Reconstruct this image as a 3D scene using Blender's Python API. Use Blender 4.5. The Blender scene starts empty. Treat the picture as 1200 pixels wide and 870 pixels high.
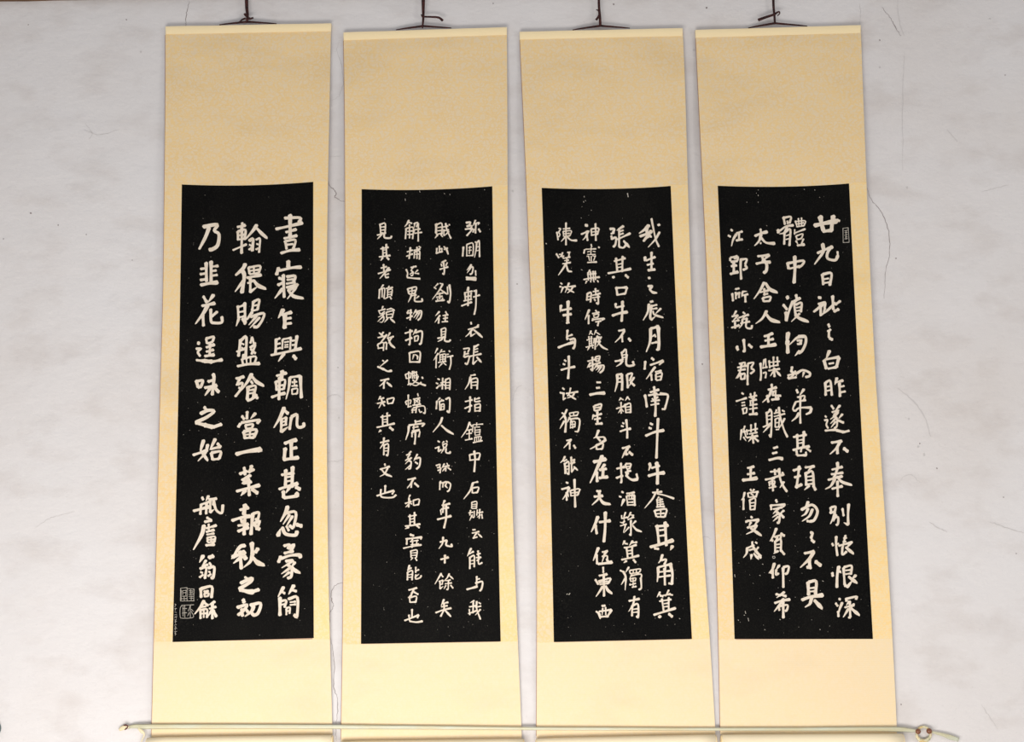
import bpy, math, random
from mathutils import Vector, noise

# ------------------------------------------------------------------ camera
F_PX = 1500.0                     # focal length in pixels of the 1200 x 870 frame
PITCH = math.radians(8.7)
CAM = Vector((0.0, -3.2, 1.6))
sc = bpy.context.scene
C = sc.collection
cd = bpy.data.cameras.new('camera')
cd.sensor_width = 36.0
cd.lens = F_PX / 1200.0 * 36.0
cam = bpy.data.objects.new('camera', cd)
cam.location = CAM
cam.rotation_euler = (math.pi / 2 + PITCH, 0, 0)
C.objects.link(cam)
sc.camera = cam

# ------------------------------------------------------------------ light
sc.view_settings.view_transform = 'Standard'
sc.view_settings.look = 'None'
sc.view_settings.exposure = 0.07
sc.view_settings.gamma = 1.0
world = bpy.data.worlds.new('world')
sc.world = world
world.use_nodes = True
world.node_tree.nodes['Background'].inputs[0].default_value = (0.93, 0.95, 1.0, 1)
world.node_tree.nodes['Background'].inputs[1].default_value = 0.52


def area_light(name, loc, target, sx, sy, power, color):
    l = bpy.data.lights.new(name, 'AREA')
    l.shape = 'RECTANGLE'
    l.size, l.size_y, l.energy, l.color = sx, sy, power, color
    o = bpy.data.objects.new(name, l)
    o.location = loc
    o.rotation_euler = (Vector(target) - Vector(loc)).to_track_quat('-Z', 'Y').to_euler()
    C.objects.link(o)


# added low lamp standing in for floor-bounced light, and a softer side lamp
area_light('low_bounce_light', (-0.5, -2.1, 0.42), (-0.3, 0, 1.1), 2.3, 0.9, 61, (1.0, 0.965, 0.935))
area_light('side_daylight', (3.2, -2.6, 1.6), (0.2, 0, 2.0), 0.9, 1.8, 22, (1.0, 0.96, 0.92))


# ------------------------------------------------------------------ helpers
def ray(px, py):
    f = Vector((0, math.cos(PITCH), math.sin(PITCH)))
    u = Vector((0, -math.sin(PITCH), math.cos(PITCH)))
    return f * F_PX + Vector((1, 0, 0)) * (px - 600.0) + u * (435.0 - py)


def at(px, py, y=0.0):
    """the point of the vertical plane at depth y seen at a pixel of the photograph"""
    d = ray(px, py)
    return CAM + d * ((y - CAM.y) / d.y)


def link(o, parent=None):
    C.objects.link(o)
    if parent is not None:
        o.parent = parent
    return o


def mesh(name, verts, faces, mat, parent=None, smooth=True, uvs=None):
    m = bpy.data.meshes.new(name)
    m.from_pydata([tuple(v) for v in verts], [], faces)
    if uvs:
        lay = m.uv_layers.new(name='uv')
        for l in m.loops:
            lay.data[l.index].uv = uvs[l.vertex_index]
    m.materials.append(mat)
    if smooth:
        for p in m.polygons:
            p.use_smooth = True
    m.update()
    return link(bpy.data.objects.new(name, m), parent)


def box_data(x0, x1, y0, y1, z0, z1):
    v = [(x, y, z) for x in (x0, x1) for y in (y0, y1) for z in (z0, z1)]
    f = [(0, 1, 3, 2), (4, 6, 7, 5), (0, 4, 5, 1), (2, 3, 7, 6), (0, 2, 6, 4), (1, 5, 7, 3)]
    return v, f


def tube_data(pts, radii, n=10, flat=1.0, closed=False):
    """swept ring along pts; flat squashes it along y"""
    V, Fc = [], []
    k = len(pts)
    for i, p in enumerate(pts):
        a = pts[(i - 1) % k] if closed else pts[max(0, i - 1)]
        b = pts[(i + 1) % k] if closed else pts[min(k - 1, i + 1)]
        t = (Vector(b) - Vector(a)).normalized()
        side = t.cross(Vector((0, 1, 0)))
        if side.length < 1e-4:
            side = Vector((1, 0, 0))
        side.normalize()
        up = side.cross(t).normalized()
        r = radii[i] if isinstance(radii, (list, tuple)) else radii
        for j in range(n):
            c = 2 * math.pi * j / n
            V.append(Vector(p) + side * (r * math.cos(c)) + up * (r * flat * math.sin(c)))
    segs = k if closed else k - 1
    for i in range(segs):
        for j in range(n):
            a, b = i * n + j, i * n + (j + 1) % n
            c, d = ((i + 1) % k) * n + (j + 1) % n, ((i + 1) % k) * n + j
            Fc.append((a, b, c, d))
    if not closed:
        Fc.append(tuple(range(n))[::-1])
        Fc.append(tuple((k - 1) * n + j for j in range(n)))
    return V, Fc


def join_data(*ds):
    V, Fc = [], []
    for v, f in ds:
        o = len(V)
        V += list(v)
        Fc += [tuple(i + o for i in q) for q in f]
    return V, Fc


def smooth_line(P, per=6):
    """Catmull-Rom through the points"""
    if len(P) == 2:
        return [tuple(a + (b - a) * i / per for a, b in zip(P[0], P[1])) for i in range(per + 1)]
    out = []
    Q = [tuple(2 * a - b for a, b in zip(P[0], P[1]))] + list(P) + [tuple(2 * a - b for a, b in zip(P[-1], P[-2]))]
    for i in range(1, len(Q) - 2):
        for s in range(per):
            t = s / per
            out.append(tuple(0.5 * (2 * b + (c - a) * t + (2 * a - 5 * b + 4 * c - d) * t * t + (3 * b - a - 3 * c + d) * t ** 3)
                             for a, b, c, d in zip(Q[i - 1], Q[i], Q[i + 1], Q[i + 2])))
    out.append(tuple(P[-1]))
    return out


def interp(tab, x):
    if x <= tab[0][0]:
        a, b = tab[0], tab[1]
    elif x >= tab[-1][0]:
        a, b = tab[-2], tab[-1]
    else:
        for a, b in zip(tab, tab[1:]):
            if a[0] <= x <= b[0]:
                break
    return a[1] + (b[1] - a[1]) * (x - a[0]) / (b[0] - a[0])


def soft(tab, x, w=40):
    """the outline of a hanging sheet bends softly: smoothed table lookup"""
    return sum(interp(tab, x + d * w) for d in (-1, -0.5, 0, 0.5, 1)) / 5.0


# ------------------------------------------------------------------ materials
def new_mat(name, color, rough=0.8, spec=0.3):
    m = bpy.data.materials.new(name)
    m.use_nodes = True
    b = m.node_tree.nodes['Principled BSDF']
    b.inputs['Base Color'].default_value = (*color, 1)
    b.inputs['Roughness'].default_value = rough
    b.inputs['Specular IOR Level'].default_value = spec
    return m, m.node_tree, b


def noise_node(nt, scale, detail=4, vec=None, rough=0.55):
    n = nt.nodes.new('ShaderNodeTexNoise')
    n.inputs['Scale'].default_value = scale
    n.inputs['Detail'].default_value = detail
    n.inputs['Roughness'].default_value = rough
    if vec is not None:
        nt.links.new(vec, n.inputs['Vector'])
    return n.outputs['Fac']


def ramp(nt, fac, stops):
    r = nt.nodes.new('ShaderNodeValToRGB')
    e = r.color_ramp.elements
    while len(e) < len(stops):
        e.new(0.5)
    for i, (p, c) in enumerate(stops):
        e[i].position = p
        e[i].color = (*c, 1)
    nt.links.new(fac, r.inputs['Fac'])
    return r.outputs['Color']


def mix(nt, fac, a, b, mode='MIX'):
    m = nt.nodes.new('ShaderNodeMix')
    m.data_type = 'RGBA'
    m.blend_type = mode
    for s, v in ((m.inputs['Factor'], fac), (m.inputs['A'], a), (m.inputs['B'], b)):
        if isinstance(v, (int, float)):
            s.default_value = v
        elif isinstance(v, tuple):
            s.default_value = (*v, 1)
        else:
            nt.links.new(v, s)
    return m.outputs['Result']


def bump(nt, b, height, strength, dist, chain=None):
    n = nt.nodes.new('ShaderNodeBump')
    n.inputs['Strength'].default_value = strength
    n.inputs['Distance'].default_value = dist
    nt.links.new(height, n.inputs['Height'])
    if chain is not None:
        nt.links.new(chain, n.inputs['Normal'])
    nt.links.new(n.outputs['Normal'], b.inputs['Normal'])
    return n.outputs['Normal']


def obj_coord(nt, scale=(1, 1, 1)):
    t = nt.nodes.new('ShaderNodeTexCoord')
    m = nt.nodes.new('ShaderNodeMapping')
    m.inputs['Scale'].default_value = scale
    nt.links.new(t.outputs['Object'], m.inputs['Vector'])
    return m.outputs['Vector']


def make_wall_mat():
    m, nt, b = new_mat('whitewashed_plaster', (0.7, 0.69, 0.68), 0.92, 0.15)
    v = obj_coord(nt)
    big = ramp(nt, noise_node(nt, 1.6, 5, v), [(0.3, (0.645, 0.60, 0.57)), (0.5, (0.685, 0.652, 0.635)), (0.7, (0.70, 0.675, 0.665))])
    mid = ramp(nt, noise_node(nt, 7, 6, obj_coord(nt, (1, 1, 1.7))), [(0.28, (0.90, 0.88, 0.865)), (0.5, (1, 1, 1)), (1, (1, 1, 1))])
    col = mix(nt, 1.0, big, mid, 'MULTIPLY')
    fine = ramp(nt, noise_node(nt, 160, 3, v), [(0.22, (0.82, 0.81, 0.80)), (0.38, (1, 1, 1)), (1, (1, 1, 1))])
    col = mix(nt, 0.6, col, fine, 'MULTIPLY')
    spots = ramp(nt, noise_node(nt, 26, 2, v), [(0.0, (0.35, 0.3, 0.28)), (0.175, (0.6, 0.55, 0.5)), (0.19, (1, 1, 1)), (1, (1, 1, 1))])
    col = mix(nt, 0.5, col, spots, 'MULTIPLY')
    nt.links.new(col, b.inputs['Base Color'])
    n1 = bump(nt, b, noise_node(nt, 5, 5, obj_coord(nt, (1, 1, 1.6))), 0.5, 0.014)
    n2 = bump(nt, b, noise_node(nt, 45, 5, obj_coord(nt, (1, 1, 1.5))), 0.45, 0.003, n1)
    bump(nt, b, noise_node(nt, 380, 3, v), 0.25, 0.0006, n2)
    return m


def make_silk(name, c1, c2, c3, figured=True):
    """woven mounting silk with a small all-over floral figure"""
    m, nt, b = new_mat(name, c1, 0.75, 0.2)
    v = obj_coord(nt)
    col = ramp(nt, noise_node(nt, 9, 3, v), [(0.35, c1), (0.65, c2)])
    if figured:
        vo = nt.nodes.new('ShaderNodeTexVoronoi')
        vo.feature = 'DISTANCE_TO_EDGE'
        vo.inputs['Scale'].default_value = 78
        nt.links.new(mix(nt, 0.03, v, noise_col(nt, 60, v)), vo.inputs['Vector'])
        fig = ramp(nt, vo.outputs['Distance'], [(0.0, (1, 1, 1)), (0.07, (0.7, 0.7, 0.7)), (0.2, (0, 0, 0))])
        n = ramp(nt, noise_node(nt, 95, 3, v), [(0.42, (0, 0, 0)), (0.58, (1, 1, 1))])
        f = mix(nt, 0.32, mix(nt, 1.0, (1, 1, 1), fig, 'SUBTRACT'), n)
        col = mix(nt, f, col, c3)
    weave = nt.nodes.new('ShaderNodeTexWave')
    weave.bands_direction = 'Z'
    weave.inputs['Scale'].default_value = 90
    weave.inputs['Distortion'].default_value = 3.0
    weave.inputs['Detail'].default_value = 2
    nt.links.new(v, weave.inputs['Vector'])
    w = ramp(nt, weave.outputs['Fac'], [(0, (0.965, 0.965, 0.965)), (1, (1, 1, 1))])
    col = mix(nt, 1.0, col, w, 'MULTIPLY')
    st = ramp(nt, noise_node(nt, 3.2, 5, obj_coord(nt, (1, 1, 2.5))), [(0.3, (0.93, 0.925, 0.92)), (0.5, (1, 1, 1)), (1, (1, 1, 1))])
    col = mix(nt, 1.0, col, st, 'MULTIPLY')
    nt.links.new(col, b.inputs['Base Color'])
    bump(nt, b, noise_node(nt, 420, 2, v), 0.12, 0.0004)
    return m


def noise_col(nt, scale, vec):
    n = nt.nodes.new('ShaderNodeTexNoise')
    n.inputs['Scale'].default_value = scale
    nt.links.new(vec, n.inputs['Vector'])
    return n.outputs['Color']


M_WALL = make_wall_mat()
M_SILK = make_silk('figured_silk', (0.80, 0.565, 0.26), (0.825, 0.59, 0.275), (0.775, 0.615, 0.40))
M_SIDE = make_silk('golden_silk', (0.86, 0.60, 0.25), (0.86, 0.615, 0.28), (0.82, 0.64, 0.37))
M_LOW = make_silk('plain_pale_silk', (0.81, 0.635, 0.385), (0.82, 0.645, 0.385), (0.81, 0.65, 0.43))
M_STAVE, _, _ = new_mat('stave_paper', (0.86, 0.70, 0.42), 0.6, 0.3)
M_BACK, _, _ = new_mat('backing_paper', (0.50, 0.33, 0.22), 0.85, 0.2)
M_ROLL = make_silk('roller_silk', (0.86, 0.74, 0.52), (0.86, 0.74, 0.52), (0.86, 0.74, 0.52), False)


def make_black():
    m, nt, b = new_mat('ink_rubbing_black', (0.01, 0.01, 0.01), 0.6, 0.04)
    v = obj_coord(nt)
    a = ramp(nt, noise_node(nt, 5, 5, v), [(0.3, (0.0018, 0.0018, 0.0018)), (0.7, (0.0052, 0.0048, 0.0042))])
    g = ramp(nt, noise_node(nt, 350, 2, v), [(0.5, (0, 0, 0)), (0.75, (0.008, 0.0075, 0.006))])
    col = mix(nt, 1.0, a, g, 'ADD')
    nt.links.new(col, b.inputs['Base Color'])
    bump(nt, b, noise_node(nt, 500, 3, v), 0.3, 0.0004)
    return m


def make_white_ink():
    m, nt, b = new_mat('bare_paper_strokes', (0.80, 0.70, 0.58), 0.85, 0.15)
    v = obj_coord(nt)
    a = ramp(nt, noise_node(nt, 60, 4, v), [(0.3, (0.65, 0.545, 0.42)), (0.6, (0.74, 0.64, 0.52))])
    nt.links.new(a, b.inputs['Base Color'])
    return m


M_BLACK = make_black()
M_EDGE_SHADE, _, _ = new_mat('reddish_edge_shade', (0.36, 0.17, 0.11), 0.85, 0.1)  # warm shade at the scrolls' left edges, put into a colour
M_CHAR = make_white_ink()
M_FAINT, _, _ = new_mat('faint_paper_marks', (0.42, 0.38, 0.32), 0.85, 0.15)
M_CORD, _nt, _b = new_mat('dark_maroon_ribbon', (0.045, 0.012, 0.010), 0.7, 0.25)
_nt.links.new(ramp(_nt, noise_node(_nt, 220, 3, obj_coord(_nt)), [(0.35, (0.012, 0.004, 0.004)), (0.7, (0.075, 0.018, 0.014))]), _b.inputs['Base Color'])
M_CRACK, _, _ = new_mat('crack_dark', (0.24, 0.20, 0.19), 0.95, 0.05)
M_SCRATCH, _, _ = new_mat('scratch_grey', (0.56, 0.53, 0.51), 0.95, 0.05)
M_NAIL, _, _ = new_mat('rusty_iron', (0.08, 0.04, 0.025), 0.6, 0.4)


def make_wood():
    m, nt, b = new_mat('old_beam_wood', (0.12, 0.06, 0.03), 0.7, 0.3)
    c = ramp(nt, noise_node(nt, 12, 6, obj_coord(nt, (0.6, 6, 6))), [(0.3, (0.05, 0.022, 0.010)), (0.7, (0.17, 0.085, 0.04))])
    nt.links.new(c, b.inputs['Base Color'])
    bump(nt, b, noise_node(nt, 30, 5, obj_coord(nt, (0.5, 6, 6))), 0.4, 0.004)
    return m


M_WOOD = make_wood()


def make_tape():
    m, nt, b = new_mat('translucent_tape', (0.60, 0.60, 0.45), 0.35, 0.5)
    c = ramp(nt, noise_node(nt, 14, 3, obj_coord(nt, (1, 1, 6))), [(0.35, (0.62, 0.57, 0.36)), (0.7, (0.62, 0.65, 0.52))])
    nt.links.new(c, b.inputs['Base Color'])
    b.inputs['Alpha'].default_value = 0.72
    return m


M_TAPE = make_tape()
M_TIE, _, _ = new_mat('dark_red_thread', (0.09, 0.015, 0.012), 0.6, 0.3)
M_TIP, _, _ = new_mat('cream_tip', (0.72, 0.62, 0.40), 0.5, 0.4)
M_BEAD, _, _ = new_mat('brown_bead', (0.19, 0.06, 0.02), 0.3, 0.6)
M_JADE, _nt, _b = new_mat('pale_jade', (0.6, 0.58, 0.42), 0.25, 0.6)
_nt.links.new(ramp(_nt, noise_node(_nt, 90, 3, obj_coord(_nt)), [(0.38, (0.33, 0.34, 0.20)), (0.5, (0.66, 0.60, 0.40)), (0.62, (0.60, 0.45, 0.20))]), _b.inputs['Base Color'])
M_TEAL, _, _ = new_mat('teal_glaze', (0.01, 0.07, 0.08), 0.3, 0.5)
M_FLOOR, _nt, _b = new_mat('stone_floor', (0.42, 0.40, 0.37), 0.8, 0.3)
_nt.links.new(ramp(_nt, noise_node(_nt, 6, 5, obj_coord(_nt)), [(0.3, (0.34, 0.32, 0.29)), (0.7, (0.46, 0.44, 0.41))]), _b.inputs['Base Color'])

# ------------------------------------------------------------------ setting
v, f = box_data(-5, 5, 0.0, 0.2, 0.0, 4.0)
wall = mesh('wall_back', v, f, M_WALL, smooth=False)
wall['kind'] = 'structure'
v, f = box_data(-5, 5, -6, 0.2, -0.1, 0.0)
o = mesh('floor', v, f, M_FLOOR, smooth=False)
o['kind'] = 'structure'
# lintel beam just above the plastered field; its lower edge sags a little to the left
bz0, bz1 = at(0, 2.0).z, at(300, -3.5).z
slope = (bz1 - bz0) / (at(300, 0).x - at(0, 0).x)
V, Fc = [], []
NB = 120
for i in range(NB + 1):
    x = -2.2 + 4.4 * i / NB
    z = bz0 + slope * (x - at(0, 0).x) + 0.0020 * noise.noise(Vector((x * 9, 3, 0)))
    for (y, dz) in ((0.004, 0), (-0.018, 0.002), (-0.022, 0.012), (-0.022, 0.18), (0.004, 0.18)):
        V.append((x, y, z + dz))
for i in range(NB):
    for j in range(5):
        a, b = i * 5 + j, i * 5 + (j + 1) % 5
        Fc.append((a, a + 5, b + 5, b))
Fc += [(0, 1, 2, 3, 4), tuple(NB * 5 + j for j in (4, 3, 2, 1, 0))]
o = mesh('trim_1', V, Fc, M_WOOD, smooth=False)
o['kind'] = 'structure'


def wall_line(name, mat, w, pts, jag=0.6, seed=0):
    """a hairline in the plaster: a very thin raised-lip strip that follows the crack"""
    rnd = random.Random(seed)
    P = smooth_line(pts, 7)
    V, Fc = [], []
    n = len(P)
    for i, (x, y) in enumerate(P):
        if 0 < i < n - 1:
            x += rnd.uniform(-jag, jag)
            y += rnd.uniform(-jag, jag)
        a, b = P[max(0, i - 1)], P[min(n - 1, i + 1)]
        dx, dy = b[0] - a[0], b[1] - a[1]
        L = math.hypot(dx, dy) or 1
        k = 0.8 * w * (0.35 + 0.65 * math.sin(math.pi * (i + 0.6) / (n + 0.2))) * rnd.uniform(0.5, 1.2) / 2
        V.append(at(x - dy / L * k, y + dx / L * k, -0.0005))
        V.append(at(x + dy / L * k, y - dx / L * k, -0.0005))
        if i:
            Fc.append((2 * i - 2, 2 * i - 1, 2 * i + 1, 2 * i))
    return mesh(name, V, Fc, mat, wall, smooth=False)


CRACKS = [
    (M_CRACK, 0.9, [(222, 2), (219, 12), (218, 22), (217.5, 31)]),
    (M_SCRATCH, 1.0, [(397, 48), (395, 60), (399, 72), (401, 84), (402, 98), (399, 108), (396, 114), (389, 118)]),
    (M_CRACK, 1.2, [(384, 212), (387, 219), (391, 222), (394, 227), (392, 231), (397, 234), (404, 237)]),
    (M_SCRATCH, 0.7, [(386, 184), (394, 183), (400, 183)]),
    (M_SCRATCH, 1.2, [(383, 468), (387, 464), (394, 463), (400, 466)]),
    (M_SCRATCH, 1.1, [(384, 541), (390, 541), (396, 541), (402, 538)]),
    (M_CRACK, 1.0, [(402, 683), (395, 685), (390, 690), (388.5, 696), (388.5, 704), (391, 710), (387, 718), (386.5, 730)]),
    (M_CRACK, 0.9, [(386.5, 744), (390, 762), (392, 780), (391, 805), (396, 822), (394, 850), (394, 869)]),
    (M_CRACK, 0.8, [(1033, 8), (1044, 22), (1050, 33), (1056, 42)]),
    (M_SCRATCH, 0.8, [(1052, 0), (1054, 25), (1060, 42)]),
    (M_CRACK, 0.8, [(1016, 220), (1022, 235), (1034, 250), (1042, 275), (1042, 300), (1038, 318), (1036, 350)]),
    (M_SCRATCH, 0.9, [(1110, 152), (1122, 166)]),
    (M_SCRATCH, 0.8, [(1150, 225), (1165, 221), (1182, 217)]),
    (M_SCRATCH, 1.6, [(1052, 455), (1070, 470), (1084, 490), (1091, 512)]),
    (M_SCRATCH, 1.6, [(1089, 612), (1100, 619), (1110, 624)]),
    (M_SCRATCH, 1.4, [(1160, 612), (1178, 618), (1200, 625)]),
    (M_SCRATCH, 1.0, [(1150, 826), (1158, 838), (1169, 855)]),
    (M_SCRATCH, 0.9, [(1052, 565), (1066, 556), (1078, 566)]),
    (M_SCRATCH, 0.9, [(40, 620), (56, 609), (70, 604), (88, 600)]),
    (M_SCRATCH, 0.8, [(98, 152), (108, 156), (118, 158), (140, 152)]),
    (M_SCRATCH, 0.7, [(100, 145), (108, 156), (104, 164)]),
    (M_SCRATCH, 0.8, [(1060, 60), (1058, 120), (1058, 200)]),
    (M_SCRATCH, 0.7, [(1008, 4), (1008, 18), (1007, 30)]),
    (M_SCRATCH, 0.9, [(600, 470), (606, 455), (612, 452)]),
    (M_SCRATCH, 0.7, [(816, 632), (826, 629), (833, 632)]),
]
for i, (m_, w_, p_) in enumerate(CRACKS):
    wall_line('crack', m_, w_, p_, seed=i)
SPOTS = [(1160, 22, 1.4), (1031, 47, 1.0), (36, 250, 1.2), (4, 280, 0.9), (165, 61, 1.6), (828, 9, 1.2), (813, 59, 1.6),
         (601, 224, 2.0), (597, 364, 0.9), (606, 333, 0.9), (396, 431, 1.3), (397, 490, 1.3), (68, 264, 1.0), (1065, 491, 1.6),
         (1083, 533, 2.0), (1076, 524, 1.6), (1078, 520, 1.0), (1098, 549, 1.0), (1176, 583, 0.9), (1191, 649, 0.8), (1056, 826, 0.9),
         (823, 427, 1.0), (33, 29 - 0, 0.8), (148, 23, 0.9), (1031, 79, 1.4), (1063, 220, 1.6), (1050, 303, 1.0), (719, 5, 1.2),
         (578, 4, 1.0), (1178, 88, 0.8), (101, 275, 0.8), (155, 305, 0.8)]
for i, (x, y, r) in enumerate(SPOTS):
    rnd = random.Random(i)
    V = [at(x, y, -0.0012)]
    for j in range(9):
        a = 2 * math.pi * j / 9
        k = r * rnd.uniform(0.6, 1.1)
        V.append(at(x + k * math.cos(a) * 0.9, y + k * math.sin(a), -0.0004))
    mesh('plaster_pit', V, [(0, 1 + (j + 1) % 9, 1 + j) for j in range(9)], M_SCRATCH if r > 1.2 else M_CRACK, wall)

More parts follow.
